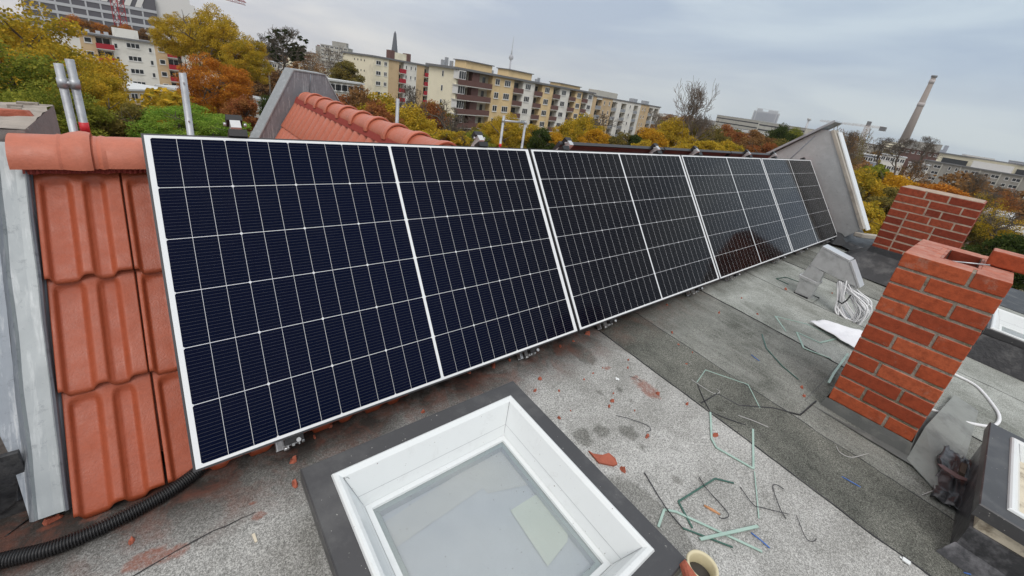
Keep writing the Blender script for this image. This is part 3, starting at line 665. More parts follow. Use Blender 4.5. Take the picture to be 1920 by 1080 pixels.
# ================================================================== skylights
def skylight(name, x0, y1, z1, size_x, size_y, label, inner=True, border=.072, sl_=.055, h=.055, pane=None):
    root = empty(name, (0, 0, 0), label=label, cat='skylight')
    def P(x, y, dz=0): return Vector((x, y, z1 + sl_ * (y - y1) + dz))
    xa, xb, ya, yb = x0, x0 + size_x, y1 - size_y, y1; bo = border
    b = MB()                                         # cover frame: four boards with chamfered outer edge
    def ring(b, o, i, zo, zi, zo2=None, zi2=None):
        O = [P(*p, zo) for p in ((xa + o, ya + o), (xb - o, ya + o), (xb - o, yb - o), (xa + o, yb - o))]
        I = [P(*p, zi) for p in ((xa + i, ya + i), (xb - i, ya + i), (xb - i, yb - i), (xa + i, yb - i))]
        for k in range(4): b.quad(O[k], O[(k + 1) % 4], I[(k + 1) % 4], I[k])
    ring(b, .004, bo, 0, 0); ring(b, 0, .004, -.004, 0); ring(b, 0, 0, -h, -.004); ring(b, .0, .02, -h, -h)
    b.build('cover_frame', M['cover'], root)
    b = MB()
    ring(b, .03, .03, -.34 if inner else -.075, -h); b.build('upstand', M['bitumen'], root)
    b = MB(); b.smooth = True
    pr = [(bo - .001, .001), (bo + .002, .009), (bo + .008, .013), (bo + .016, .012), (bo + .026, .005)]
    for (o_, zo), (i_, zi) in zip(pr[:-1], pr[1:]): ring(b, o_, i_, zo, zi)
    b.smooth = False; ring(b, bo + .026, bo + .075, .005, -.098); ring(b, bo + .075, bo + .077, -.098, -.102); ring(b, bo + .077, bo + .094, -.100, -.100); ring(b, bo + .094, bo + .096, -.100, -.108)
    lin = b.build('white_lining', M['lining'], root)
    b = MB()
    for p, q in (((xa, ya), (1, 1)), ((xb, ya), (-1, 1)), ((xb, yb), (-1, -1)), ((xa, yb), (1, -1))):
        b.tube([P(p[0] + q[0] * (bo + .027), p[1] + q[1] * (bo + .027), .006), P(p[0] + q[0] * (bo + .074), p[1] + q[1] * (bo + .074), -.096)], .0009, 4)
    b.build('corner_joint', M['galv'], lin)
    b = MB(); ring(b, bo + .060, bo + .0606, -.0662, -.0675); b.build('seam_line', M['galv'], lin)
    b = MB(); ring(b, bo + .096, bo + .112, -.1095, -.112); b.build('seal', M['seal'], root)
    i = bo + .090; b = MB(); b.quad(P(xa + i, ya + i, -.108), P(xb - i, ya + i, -.108), P(xb - i, yb - i, -.108), P(xa + i, yb - i, -.108)); b.build('pane', M['pane'], root)
    i = bo + .112; b = MB(); b.quad(P(xa + i, ya + i, -.135), P(xb - i, ya + i, -.135), P(xb - i, yb - i, -.135), P(xa + i, yb - i, -.135)); ring(b, i, i, -.135, -.109)
    b.build('blind', M['blind'], root)
    return root, P
M['cover'] = mat('cover', (.055, .055, .058), .38, .2, .15, 5, dirt=(.10, .10, .10), dscale=4, speck=((.42, .41, .38), 88, .735, .10))
t = NT('cover_dust'); 
M['seal'] = mat('seal', (.42, .46, .46), .4)
M['blind'] = mat('blind', (.57, .58, .62), .8, 0, .10, 9)
t = NT('pane'); t.n.remove(t.b); tr = t.node('ShaderNodeBsdfTransparent'); tr.inputs[0].default_value = (.82, .86, .86, 1); gl = t.node('ShaderNodeBsdfGlossy'); gl.inputs['Roughness'].default_value = .03; gl.inputs[0].default_value = (.9, .93, .93, 1)
fr = t.node('ShaderNodeFresnel'); fr.inputs[0].default_value = 1.5; mx = t.node('ShaderNodeMixShader'); f_ = t.math('ADD', fr.outputs[0], .12, clamp=True)
sp = t.ramp(t.noise(t.geo(), 125, 2, .5), (.745, 0.0), (.755, 1.0)); df = t.node('ShaderNodeBsdfDiffuse'); df.inputs[0].default_value = (.06, .03, .03, 1)
t.link(f_, mx.inputs[0]); t.link(tr.outputs[0], mx.inputs[1]); t.link(gl.outputs[0], mx.inputs[2]); m2_ = t.node('ShaderNodeMixShader'); t.link(sp, m2_.inputs[0]); t.link(mx.outputs[0], m2_.inputs[1]); t.link(df.outputs[0], m2_.inputs[2]); t.link(m2_.outputs[0], t.out.inputs[0]); M['pane'] = t.m
s1, P1 = skylight('skylight', .250, -.858, -.858, .862, .862, 'large square skylight with white lining and dark cover frame in the foreground')
i_ = .19
b = MB()
def pz(px, py, h): 
    d = ray(px, py); A = P1(0, 0, h); t_ = (A.z - CC.z - .055 * (A.y - CC.y)) / (d.z - .055 * d.y); return CC + d * t_
b.poly([pz(x, y, -.133) for x, y in ((712, 985), (935, 838), (1010, 905), (915, 925), (905, 915), (730, 1035))]); b.build('beige_panel', mat('beige_panel', (.61, .60, .60), .8), s1)
b = MB(); b.poly([pz(x, y, -.131) for x, y in ((957, 957), (1003, 928), (1022, 930), (1028, 948), (1052, 985), (1066, 990), (1064, 1015), (1027, 1062))]); b.build('pale_green_panel', mat('pale_green_panel', (.68, .70, .63), .8), s1)
M['bitumen_gloss'] = mat('bitumen_gloss', (.035, .036, .040), .28, 0, .5, 14, .4, 30, dirt=(.16, .16, .17), dscale=9)
s2, P2 = skylight('skylight', 2.235, -2.277, -.85, .80, .80, 'dark framed skylight at the lower right edge on a pale wooden kerb', inner=False)
b = MB(); b.box((2.262, -3.0, -1.00), (3.0, -2.305, -.915)); b.build('wooden_kerb', M['cream'], s2, bevel=.003)
b = MB(); b.smooth = True
ra = [(2.22, -2.262, -1.00), (3.02, -2.262, -1.00), (3.06, -2.20, rz_at(-2.2) + .01), (2.17, -2.21, rz_at(-2.2) + .012)]
b.smooth = False; b.box((2.252, -3.1, -1.25), (3.02, -2.295, -.968)); b.quad((2.250, -2.29, -1.06), (2.250, -3.1, -1.10), (2.215, -3.1, rz_at(-3.1) + .006), (2.215, -2.26, rz_at(-2.26) + .006)); b.build('kerb_flashing', M['bitumen_gloss'], s2)
s3, P3 = skylight('skylight', 4.90, -2.200, -.875, .80, .80, 'white topped skylight glimpsed behind the near chimney at the right edge', border=.02)
b = MB(); b.quad((4.90, -2.2, -.93), (5.7, -2.2, -.93), (5.76, -2.14, rz_at(-2.1)), (4.84, -2.14, rz_at(-2.1))); b.quad((4.885, -2.2, -.93), (4.885, -3.0, -.95), (4.80, -3.0, rz_at(-3)), (4.80, -2.14, rz_at(-2.1))); b.build('kerb_flashing', M['bitumen'], s3)
# crumpled bitumen between the near chimney and the right skylight
def crumple(name, corners, amp, m, n=14, **t):
    b = MB(); b.smooth = True; A, B, C_, E_ = [Vector(c) for c in corners]; g = []
    for j in range(n + 1):
        g.append([])
        for i in range(n + 1):
            u, v = i / n, j / n; p = A.lerp(B, u).lerp(E_.lerp(C_, u), v); q = mnoise.noise((u * 4, v * 5, amp * 90)) + .5 * mnoise.noise((u * 11, v * 9, 4))
            g[-1].append(b.av(p + Vector((0, 0, amp * q)) + Vector((amp * .6 * mnoise.noise((u * 5, v * 5, 9)), amp * .5 * mnoise.noise((u * 5, v * 5, 19)), 0))))
    for j in range(n):
        for i in range(n): b.af([g[j][i], g[j][i + 1], g[j + 1][i + 1], g[j + 1][i]])
    o = b.build(name, m, **t); s_ = o.modifiers.new('t', 'SOLIDIFY'); s_.thickness = .003; return o
M['bitumen_gloss'] = mat('bitumen_gloss', (.035, .036, .040), .28, 0, .5, 14, .4, 30, dirt=(.16, .16, .17), dscale=9)
crumple('bitumen_strip', [roof(1768, 835, .05), roof(1838, 870, .10), roof(1826, 968, .04), roof(1745, 930, .01)], .035, M['bitumen_gloss'], label='crumpled glossy black bitumen strip between the near chimney and the right skylight', cat='bitumen sheet')
P0 = roof(1805, 880, .075); b = MB(); b.hexa([P0 + Vector(q) for q in ((-.05, -.012, -.01), (.06, -.014, -.01), (.06, .012, -.01), (-.05, .01, -.01))], [P0 + Vector(q) for q in ((-.05, -.01, .008), (.055, -.012, .008), (.06, .01, .006), (-.05, .01, .008))]); b.build('wood_offcut', mat('wood_dark', (.07, .05, .035), .8), bevel=.002, label='dark brown wood offcut stuck in the crumpled black bitumen', cat='wood')
b = MB(); Pn = [roof(x, y, .085) for x, y in ((1757, 870), (1768, 873), (1798, 892), (1812, 898), (1812, 903), (1796, 899), (1770, 882))]; b.prism(Pn, (0, 0, .004)); b.build('brown_tape', mat('brown_tape', (.13, .065, .06), .5), label='reddish brown strip of tape lying over the crumpled black bitumen', cat='tape')
# ================================================================== aluminium cable duct with hood
vt = empty('cable_duct', (0, 0, 0), label='bent aluminium cable duct with a slanted hood standing on the roof', cat='duct')
VX = 4.42
def vx(x, y, dx=0): p = atx(x, y, VX); return Vector((VX + dx, p.y, p.z))
b = MB(); q = [vx(1486, 560), vx(1510, 574), vx(1535, 528), vx(1503, 512)]; b.prism(q, (.10, 0, 0)); b.build('lower_duct', M['alu'], vt, bevel=.003)
b = MB(); q = [vx(1497, 519, -.008), vx(1533, 536, -.008), vx(1535, 531, -.008), vx(1499, 514, -.008)]; b.prism(q, (.125, 0, 0)); b.build('collar', M['white_metal'] if 'white_metal' in M else M['alu'], vt, bevel=.002)
b = MB(); q = [vx(1505, 513, -.003), vx(1534, 529, -.003), vx(1545, 511, -.003), vx(1519, 495, -.003)]; b.prism(q, (.106, 0, 0)); b.build('upper_duct', M['alu'], vt, bevel=.003)
b = MB(); hq = [vx(1519, 496), vx(1541, 464), vx(1592, 491), vx(1609, 540), vx(1568, 521)]
b.prism([p + Vector((-.006, 0, 0)) for p in hq], (.13, 0, 0)); b.build('hood', M['alu'], vt, bevel=.004)
b = MB()
for (a, c) in ((hq[1], hq[2]), (hq[2], hq[3])):
    t_ = (c - a).normalized(); n_ = Vector((0, -t_.z, t_.y)); n_ = n_ if n_.z > 0 else -n_
    b.prism([a + n_ * .002 - Vector((.012, 0, 0)), c + n_ * .002 - Vector((.012, 0, 0)), c + n_ * .018 - Vector((.012, 0, 0)), a + n_ * .018 - Vector((.012, 0, 0))], (.142, 0, 0))
b.build('hood_rim', mat('rim', (.66, .67, .68), .35, .6), vt, bevel=.002)
b = MB()
for x, y in ((1520, 499), (1538, 506)): p = vx(x, y, -.012); b.tube([p, p + Vector((.01, 0, 0))], .006, 8); b.cut()
b.build('rivet', M['steel'], vt)
b = MB(); b.smooth = True; skirt(b, 4.42, 4.52, -1.12, -1.02, rz_at(-1.06) + .012, .06, rz_at(-1.02) + .004); b.build('flashing', M['bitumen'], vt)
# bundle of white cable
cb = empty('cable_coil', (0, 0, 0), label='bundle of coiled white cable hanging out of the aluminium duct', cat='cable coil')
rnd = random.Random(5)
for k in range(24):
    sx, sy = rnd.uniform(-.035, .035), rnd.uniform(-.05, .03); dx_ = rnd.uniform(-.05, .05)
    top_ = vx(1575 + rnd.uniform(-5, 14), 528 + rnd.uniform(-3, 6), .03 + sx); w_ = rnd.uniform(10, 30)
    left = vx(1575 - w_ * .1 + rnd.uniform(-3, 5), 580 + rnd.uniform(-10, 8), dx_); bot = vx(1596 + rnd.uniform(-10, 8), 612 + rnd.uniform(-12, 2), dx_ * 1.2)
    rgt = vx(1600 + w_ + rnd.uniform(-3, 5), 582 + rnd.uniform(-12, 10), dx_)
    path = spline([top_, (top_ + left) / 2 + Vector((sx, -.01, -.02)), left, bot, rgt, (rgt + top_) / 2 + Vector((0, 0, .01)), top_ + Vector((.01, .004, 0))], 7)
    b = MB(); b.tube(path, rnd.choice((.0045, .0055, .0075)), 7); b.build('cable_loop', M['white_cable'], cb)
for k in range(4):
    b = MB(); o0 = rnd.uniform(-4, 4); b.tube(spline([vx(1570 + o0, 533, .04), vx(1580 + o0, 560, .0), vx(1600 + o0, 590, -.02), vx(1622 + o0, 625, -.02), vx(1640, 640, 0)], 6), .006, 7); b.build('cable_loop', M['white_cable'], cb)
b = MB(); b.tube([vx(1575, 561, -.07), vx(1583, 566, -.075), vx(1592, 560, -.07), vx(1597, 552, -.03)], .006, 6); b.build('cable_tie', M['black_plastic'], cb)
crumple('plastic_sheet', [roof(1518, 602, .03), roof(1545, 600, .05), roof(1640, 628, .07), roof(1612, 658, .03)], .012, M['paper'], label='crumpled white plastic sheet lying beside the near chimney', cat='plastic sheet')
b = MB(); b.tube(spline([roof(1770, 690, .03), roof(1790, 702, .015), roof(1832, 725, .012), roof(1866, 765, .012), roof(1874, 785, .012), roof(1866, 797, .010), roof(1850, 799, .010), roof(1800, 789, .010), roof(1762, 774, .012), roof(1742, 766, .02)], 8), .009, 10); b.build('cable', M['white_cable'], label='thick white cable looping over the felt right of the near chimney', cat='cable')
# corrugated black hose
hp = spline([roof(-120, 1085, .022), roof(0, 1052, .022), roof(100, 1027, .022), roof(200, 985, .022), roof(300, 932, .022), roof(345, 903, .022), roof(375, 880, .022), roof(392, 862, .03)], 10)
Ls = [0]
for a, c in zip(hp[:-1], hp[1:]): Ls.append(Ls[-1] + (c - a).length)
P_ = []; R_ = []; s = 0; i = 0
while s < Ls[-1]:
    while Ls[i + 1] < s: i += 1
    f = (s - Ls[i]) / (Ls[i + 1] - Ls[i]); P_.append(hp[i].lerp(hp[i + 1], f)); R_.append(.0175 + .0028 * (1 if math.sin(s / .0062 * 2 * math.pi) > 0 else -1)); s += .0062 / 6
b = MB(); b.tube(P_, R_, 16); b.build('corrugated_hose', M['black_plastic'], label='black corrugated hose lying on the felt below the red tiles', cat='hose')
# beige pipe end and the clay shard by the skylight corner
pp = empty('pipe_stub', (0, 0, 0), label='cream coloured round pipe stub just outside the corner of the near skylight', cat='pipe')
pc = Vector((1.172, -1.752, 0)); b = MB(); b.lathe(pc, [(.043, -1.10), (.043, -.965), (.046, -.960), (.049, -.952), (.047, -.946), (.042, -.946), (.038, -.952), (.037, -1.0)], 40); b.build('pipe', mat('pipe_cream', (.60, .54, .36), .5, 0, .15, 30), pp)
b = MB(); b.lathe(pc, [(.037, -.99), (.030, -.985), (.0, -.985)], 24); b.build('inner_wall', mat('pipe_in', (.05, .045, .04), .8), pp)
def shard(P0, L_, w_, h_, rot, seed):
    r_ = random.Random(seed); b = MB(); n_ = 7; lo = []; hi = []
    for k in range(n_):
        a = 2 * math.pi * k / n_ + r_.uniform(-.25, .25); x = math.cos(a) * L_ / 2 * r_.uniform(.75, 1.1); y = math.sin(a) * w_ / 2 * r_.uniform(.7, 1.2)
        X_, Y_ = x * math.cos(rot) - y * math.sin(rot), x * math.sin(rot) + y * math.cos(rot); lo.append(P0 + Vector((X_, Y_, 0))); k2 = r_.uniform(.35, .85); hi.append(P0 + Vector((X_ * k2, Y_ * k2, h_ * r_.uniform(.6, 1.6))))
    b.hexa(lo, hi); return b
P0 = P1(1.075, -1.735, 0); b = MB(); b.hexa([P0 + Vector(q) for q in ((-.052, -.035, .001), (.0, .022, .001), (.030, .020, .001), (.0, -.05, .001))], [P0 + Vector(q) for q in ((-.045, -.035, .030), (.0, .018, .012), (.012, .016, .022), (-.015, -.045, .034))]); b.build('tile_shard', M['clay'], bevel=.002, label='broken clay tile wedge lying on the corner of the near skylight frame', cat='tile shard')
P0 = roof(1128, 862, .002); b = MB(); q = [roof(x, y, .002) for x, y in ((1103, 847), (1112, 853), (1128, 858), (1140, 854), (1152, 864), (1157, 872), (1150, 875), (1122, 869))]; b.hexa(q, [p + Vector((0, 0, .016 if k in (2, 3, 4) else .008)) for k, p in enumerate(q)]); b.build('tile_shard', M['clay'], label='long pointed clay tile shard on the felt right of the near skylight', cat='tile shard')
P0 = roof(98, 976, .002); b = shard(P0, .05, .02, .012, .2, 3); b.build('tile_shard', M['clay'], label='clay shard half under the lower end of the zinc flashing', cat='tile shard')
FR = [(1003, 733, 1), (1048, 733, .7), (1148, 753, 1.2), (1142, 762, 1), (1048, 784, 1), (1213, 819, 1.2), (1168, 881, 1.5), (793, 773, 1), (925, 687, 1.9), (1012, 711, 1.2), (1178, 675, .8), (553, 909, 1.3), (550, 865, 1.5), (247, 1015, 1), (1102, 627, 1.8), (1177, 690, .7), (1272, 647, .9), (1288, 758, 1), (1233, 739, 1.2), (1341, 817, 1.5), (1298, 662, .7), (1286, 683, .8), (1348, 587, 1.1), (1473, 543, 1.4), (1560, 550, 1), (1503, 727, 1.1), (1507, 743, 1), (1260, 624, 1), (1250, 572, .9), (1150, 738, .6), (955, 676, 1), (880, 700, 1), (700, 745, 1.2), (650, 770, .8), (620, 800, 1), (590, 820, .8), (1112, 700, .6), (1070, 770, .5), (1095, 712, .6), (1130, 690, .5), (1420, 590, 1), (1390, 560, .9), (1050, 650, 1.1), (1075, 640, .8), (1190, 770, .5)]
for k, (x, y, s) in enumerate(FR):
    o = shard(roof(x, y, .001), .023 * s, .014 * s, .009 * s, k * 1.3, 40 + k).build('tile_crumb', M['clay']); tag(o, 'small crumb of red clay tile scattered on the grey roof felt', 'tile crumb', 'clay crumbs scattered over the roof')
P0 = roof(1335, 956, .003); b = MB(); d_ = (roof(1352, 965) - roof(1322, 948)); b.tube([P0 - d_ * .5, P0, P0 + d_ * .5], [.004, .006, .003], 6); b.build('wood_splinter', mat('splinter', (.50, .25, .12), .7), label='small orange brown wood splinter inside the loop of green strip', cat='splinter')
# ------------------------------------------------------------------ strips, wires and ties (their corners read off the photograph, lying on the roof)
def R6(p): return (1180 + p[0] / 2.453, 640 + p[1] / 2.453)
def R7(p): return (1280 + p[0] / 3, 720 + p[1] / 3)
def R8(p): return (1280 + p[0] / 3, 360 + p[1] / 3)
def ribbon(name, pts, w, th, m, label, cat, upright=False, h=.003):
    P = [roof(*p, h) for p in pts]; b = MB()
    for a, c in zip(P[:-1], P[1:]):
        t_ = (c - a).normalized(); n_ = Vector((-t_.y, t_.x, 0)).normalized()
        if upright: b.prism([a - n_ * th / 2, c - n_ * th / 2, c + n_ * th / 2, a + n_ * th / 2], (0, 0, w))
        else: b.prism([a - n_ * w / 2, c - n_ * w / 2, c + n_ * w / 2, a + n_ * w / 2], (0, 0, th))
    b.build(name, m, label=label, cat=cat)
G = M['green_strip']; GD = M['green_dark']
ribbon('plastic_strip', [R6(p) for p in ((310, 190), (350, 133), (545, 200), (600, 308))], .004, .004, G, 'thin green strip bent like a roof over the dark felt seam', 'strip')
ribbon('plastic_strip', [R6(p) for p in ((372, 328), (378, 450), (400, 490), (570, 587), (568, 405))], .009, .004, G, 'green strip bent into a deep open V on the pale felt', 'strip')
ribbon('plastic_strip', [R6(p) for p in ((480, 653), (395, 632), (225, 738), (290, 860))], .007, .003, GD, 'dark green strip bent round the orange splinter', 'strip')
ribbon('plastic_strip', [R6(p) for p in ((133, 855), (160, 775), (215, 785), (610, 968))], .009, .003, G, 'long green strip running from the near skylight under the broad one', 'strip')
ribbon('plastic_strip', [R6(p) for p in ((325, 912), (590, 852))], .011, .004, G, 'broadest green strip, lying straight across the others', 'strip', h=.008)
ribbon('plastic_strip', [R6(p) for p in ((245, 860), (475, 948))], .006, .003, GD, 'short dark green strip near the pipe stub, lowest of the strips', 'strip', h=.004)
ribbon('plastic_strip', [R6(p) for p in ((595, 815), (575, 600))], .004, .003, G, 'very thin upright looking green strip right of the bent dark one', 'strip')
ribbon('plastic_strip', [R8(p) for p in ((580, 785), (520, 700), (700, 745), (950, 865))], .009, .004, G, 'green strip folded to a sharp point left of the white plastic sheet', 'strip')
ribbon('plastic_strip', [R8(p) for p in ((870, 825), (770, 850), (640, 790), (680, 880), (835, 940))], .013, .005, G, 'zigzag green strip on the felt left of the near chimney', 'strip')
ribbon('plastic_strip', [R8(p) for p in ((820, 1075), (850, 1020), (930, 910))], .013, .004, G, 'short green strip touching the left foot of the near chimney', 'strip', h=.02)
ribbon('plastic_strip', [R8(p) for p in ((595, 520), (525, 488), (580, 480), (665, 510))], .008, .004, GD, 'small dark green strip on the felt left of the aluminium duct', 'strip')
ribbon('plastic_strip', [R8(p) for p in ((445, 800), (470, 880), (560, 980), (650, 1055))], .007, .003, GD, 'long thin dark strip curving over the middle of the felt', 'strip')
def wire(pts, r, m, label, name='wire', lift=.004):
    P = [roof(*p, lift + (.006 if k % 2 else 0)) for k, p in enumerate(pts)]; b = MB(); b.tube(spline(P, 5), r, 6); b.build(name, m, label=label, cat=name.replace('_', ' '))
wire([R6(p) for p in ((70, 605), (165, 760), (245, 858))], .0021, M['wire'], 'thick straight black wire beside the right edge of the near skylight')
wire([R6(p) for p in ((322, 625), (350, 670), (430, 760), (457, 800), (435, 815), (412, 808))], .0016, M['wire'], 'black wire with a hooked end beside the orange splinter')
wire([R6(p) for p in ((375, 325), (450, 355), (535, 385))], .0024, M['wire'], 'straight dark wire crossing the felt seam')
wire([R6(p) for p in ((310, 190), (340, 260), (375, 330))], .0024, M['wire'], 'dark wire running down from the roof shaped green strip')
wire([R6(p) for p in ((285, 175), (330, 205), (390, 240), (415, 232), (400, 218))], .0016, M['pale_wire'], 'pale curled wire below the roof shaped green strip')
wire([R6(p) for p in ((500, 340), (570, 365), (640, 395))], .0018, M['pale_wire'], 'pale straight wire right of the crossing felt seam')
wire([R6(p) for p in ((510, 670), (570, 750), (612, 765), (735, 795))], .0015, M['wire'], 'thin dark wire right of the bent dark green strip')
wire([R6(p) for p in ((720, 815), (690, 760), (660, 670), (680, 660), (710, 680))], .0016, M['wire'], 'thin dark wire bent over at the top on the pale felt')
wire([R6(p) for p in ((0, 160), (30, 168), (55, 185))], .0012, M['wire'], 'short thin wire above the red dust smear')
wire([(1155, 779), (1180, 785), (1213, 797), (1220, 806), (1212, 810)], .0014, M['wire'], 'thin hooked wire above the wet spots right of the near skylight')
wire([R7(p) for p in ((865, 350), (885, 385), (950, 412), (1045, 390))], .0018, M['pale_wire'], 'pale bent wire on the dark felt below the near chimney')
wire([R7(p) for p in ((640, 740), (690, 860), (730, 885), (755, 870))], .0014, M['wire'], 'thin dark wire nearest the long felt seam at the bottom')
wire([R7(p) for p in ((1345, 625), (1415, 600), (1460, 625), (1505, 690))], .0018, M['pale_wire'], 'pale wire beside the crumpled black bitumen')
wire([(1022, 560), (1010, 575)], .001, M['wire'], 'x') if False else None
for pts, lab in ((((560, 880), (605, 915), (645, 950)), 'blue cable tie lowest in the photo, beside the broad green strip'), (((562, 62), (578, 75), (598, 90)), 'blue cable tie on the middle felt sheet, farthest from the camera')):
    wire([R6(p) for p in pts], .0026, M['blue_tie'], lab, 'cable_tie')
wire([R7(p) for p in ((895, 520), (940, 545), (1000, 580))], .0026, M['blue_tie'], 'blue cable tie on the dark felt sheet below the near chimney', 'cable_tie')
wire([R7(p) for p in ((1580, 1060), (1610, 1068), (1640, 1075))], .0026, M['blue_tie'], 'blue cable tie at the bottom edge near the right skylight', 'cable_tie')
P0 = roof(1699, 1053, .004); b = MB(); b.box(P0 + Vector((-.010, -.012, 0)), P0 + Vector((.010, .012, .006))); b.box(P0 + Vector((-.004, .012, 0)), P0 + Vector((.004, .020, .003))); b.build('plastic_clip', M['white'], bevel=.001, label='small white plastic clip on the long felt seam at the bottom', cat='clip')
P0 = roof(1157, 711, .003); b = MB(); b.box(P0 + Vector((-.006, -.012, 0)), P0 + Vector((.006, .010, .005))); b.box(P0 + Vector((-.012, -.004, 0)), P0 + Vector((.012, .002, .003))); b.build('plastic_clip', M['white'], bevel=.001, label='tiny white plastic clip beside the red dust on the pale felt', cat='clip')
P0 = roof(472, 1003, .002); P9 = roof(478, 1018, .002); b = MB(); b.prism([P0, P0 + Vector((.008, 0, 0)), P9 + Vector((.007, 0, 0)), P9], (0, 0, .003)); b.build('wood_splinter', M['cream'], label='small pale wood splinter on the felt left of the near skylight', cat='splinter')
# ================================================================== scaffold poles behind the house
def pole(parent, x, y, px_top, z_bot=-9, r=.024):
    p = atx(0, 0, 1); b = MB(); b.tube([(x, y, z_bot), (x, y, px_top)], r, 14); return b.build('pole', M['galv'], parent)
def sc_pt(px, py, y): p = aty(px, py, y); return p
def scaffold(tops, y, label, rung=None, red=None, r=.024, joints=()):
    root = empty('scaffold_frame', (0, 0, 0), label=label, cat='scaffold', group='scaffold standards behind the roof'); P = [aty(*t, y) for t in tops]
    for p in P: pole(root, p.x, p.y, p.z, r=r)
    if rung is not None and len(P) > 1:
        b = MB()
        for dz in rung: b.tube([P[0] - Vector((0, 0, dz)), P[1] + Vector((0, 0, P[0].z - P[1].z - dz))], r * .8, 10)
        for p in P: b.tube([Vector((p.x, p.y, P[0].z - rung[0] - .025)), Vector((p.x, p.y, P[0].z - rung[0] + .025))], r * 1.2, 12)
        b.build('cross_bar', M['galv'], root)
    if red is not None:
        for i, py in red:
            p = P[i]; z = aty(tops[i][0], py, y).z; b = MB(); b.tube([(p.x, p.y, z - .04), (p.x, p.y, z + .025)], r * 1.12, 12); b.build('red_tag', M['red_tag'], root)
    if joints:
        b = MB()
        for py in joints: z = aty(tops[0][0], py, y).z; b.tube([(P[0].x, P[0].y - r, z), (P[0].x, P[0].y - r * 1.25, z)], .006, 8)
        b.build('lock_pin', M['steel'], root)
    return root
scaffold([(109, 119), (130, 111)], 1.6, 'pair of galvanised scaffold poles with a red tag at far left', rung=(.10,), red=((1, 236),), r=.0195)
scaffold([(342, 137)], 1.75, 'single galvanised scaffold pole in front of the orange tree', joints=(155, 226), r=.020)
scaffold([(746, 185)], 4.1, 'single galvanised scaffold pole right of the red tiled ridge')
scaffold([(945, 217), (985, 232)], 4.6, 'scaffold frame with a horizontal bar before the yellow trees', rung=(.09,), red=((0, 272),))

# pencil scribble on the lining and grit lying on the cover of the near skylight
b = MB(); sc = [pz(x, y, -.002) + Vector((0, 0, .006)) for x, y in ((634, 903), (638, 895), (640, 902), (645, 893), (646, 901), (651, 897), (655, 900))]; b.tube(sc, .0007, 4); b.build('pencil_mark', M['wire'], s1)

# ================================================================== the city: ground, trees, buildings
t = NT('ground'); co = t.geo(); n1 = t.noise(co, .03, 5, .6); n2 = t.noise(co, .4, 4, .6)
col = t.mix(t.ramp(n1, (.42, 0.0), (.58, 1.0)), (.085, .080, .045), (.14, .135, .12)); col = t.mix(t.ramp(n2, (.3, .0), (.8, .4)), col, (.20, .12, .04)); t.base(col); t.b.inputs['Roughness'].default_value = .95
b = MB(); R_ = 4050
b.quad((-R_, -R_, GZ), (R_, -R_, GZ), (R_, R_, GZ), (-R_, R_, GZ)); b.build('ground', t.m, kind='structure')
# ------------------------------------------------------------------ foliage
def leafmat(name, c1, c2, c3):
    t = NT(name); t.n.remove(t.b); gi = t.node('ShaderNodeNewGeometry'); tcx = t.node('ShaderNodeTexCoord').outputs['Object']
    r = t.ramp(gi.outputs['Random Per Island'], (0.0, c1), (.55, c2), (1.0, c3)); big = t.noise(tcx, 2.2, 3, .6)
    col = t.mix(t.ramp(big, (.38, 0.0), (.62, .65)), r, c3); col = t.mix(t.ramp(t.noise(tcx, 5, 3, .6), (.35, .6), (.55, 0.0)), col, c1)
    d = t.node('ShaderNodeBsdfDiffuse'); tl = t.node('ShaderNodeBsdfTranslucent'); mx = t.node('ShaderNodeMixShader'); mx.inputs[0].default_value = .35
    t.link(col, d.inputs[0]); t.link(col, tl.inputs[0]); t.link(d.outputs[0], mx.inputs[1]); t.link(tl.outputs[0], mx.inputs[2]); t.link(mx.outputs[0], t.out.inputs[0]); return t.m
LM = {
 'mixed': leafmat('leaf_mixed', (.18, .165, .025), (.40, .32, .035), (.68, .42, .045)),
 'green': leafmat('leaf_green', (.09, .125, .022), (.20, .24, .038), (.36, .34, .055)),
 'bright': leafmat('leaf_bright', (.10, .20, .03), (.20, .36, .05), (.33, .42, .07)),
 'yellow': leafmat('leaf_yellow', (.27, .21, .03), (.50, .36, .04), (.66, .45, .05)),
 'orange': leafmat('leaf_orange', (.27, .095, .022), (.52, .19, .03), (.64, .29, .045)),
 'amber': leafmat('leaf_amber', (.36, .20, .02), (.58, .32, .025), (.62, .36, .04)),
 'brown': leafmat('leaf_brown', (.16, .09, .04), (.26, .14, .06), (.34, .19, .07)),
 'russet': leafmat('leaf_russet', (.22, .075, .035), (.34, .12, .05), (.38, .19, .06)),
 'olive': leafmat('leaf_olive', (.10, .095, .03), (.19, .17, .05), (.30, .22, .06)),
 'dark': leafmat('leaf_dark', (.025, .045, .015), (.05, .08, .02), (.09, .11, .03)),
}
M['bark'] = mat('bark', (.11, .09, .07), .95, 0, .3, 2)
M['bark_pale'] = mat('bark_pale', (.21, .18, .145), .95, 0, .3, 2); M['bark_big'] = mat('bark_big', (.15, .12, .095), .95, 0, .3, 2)
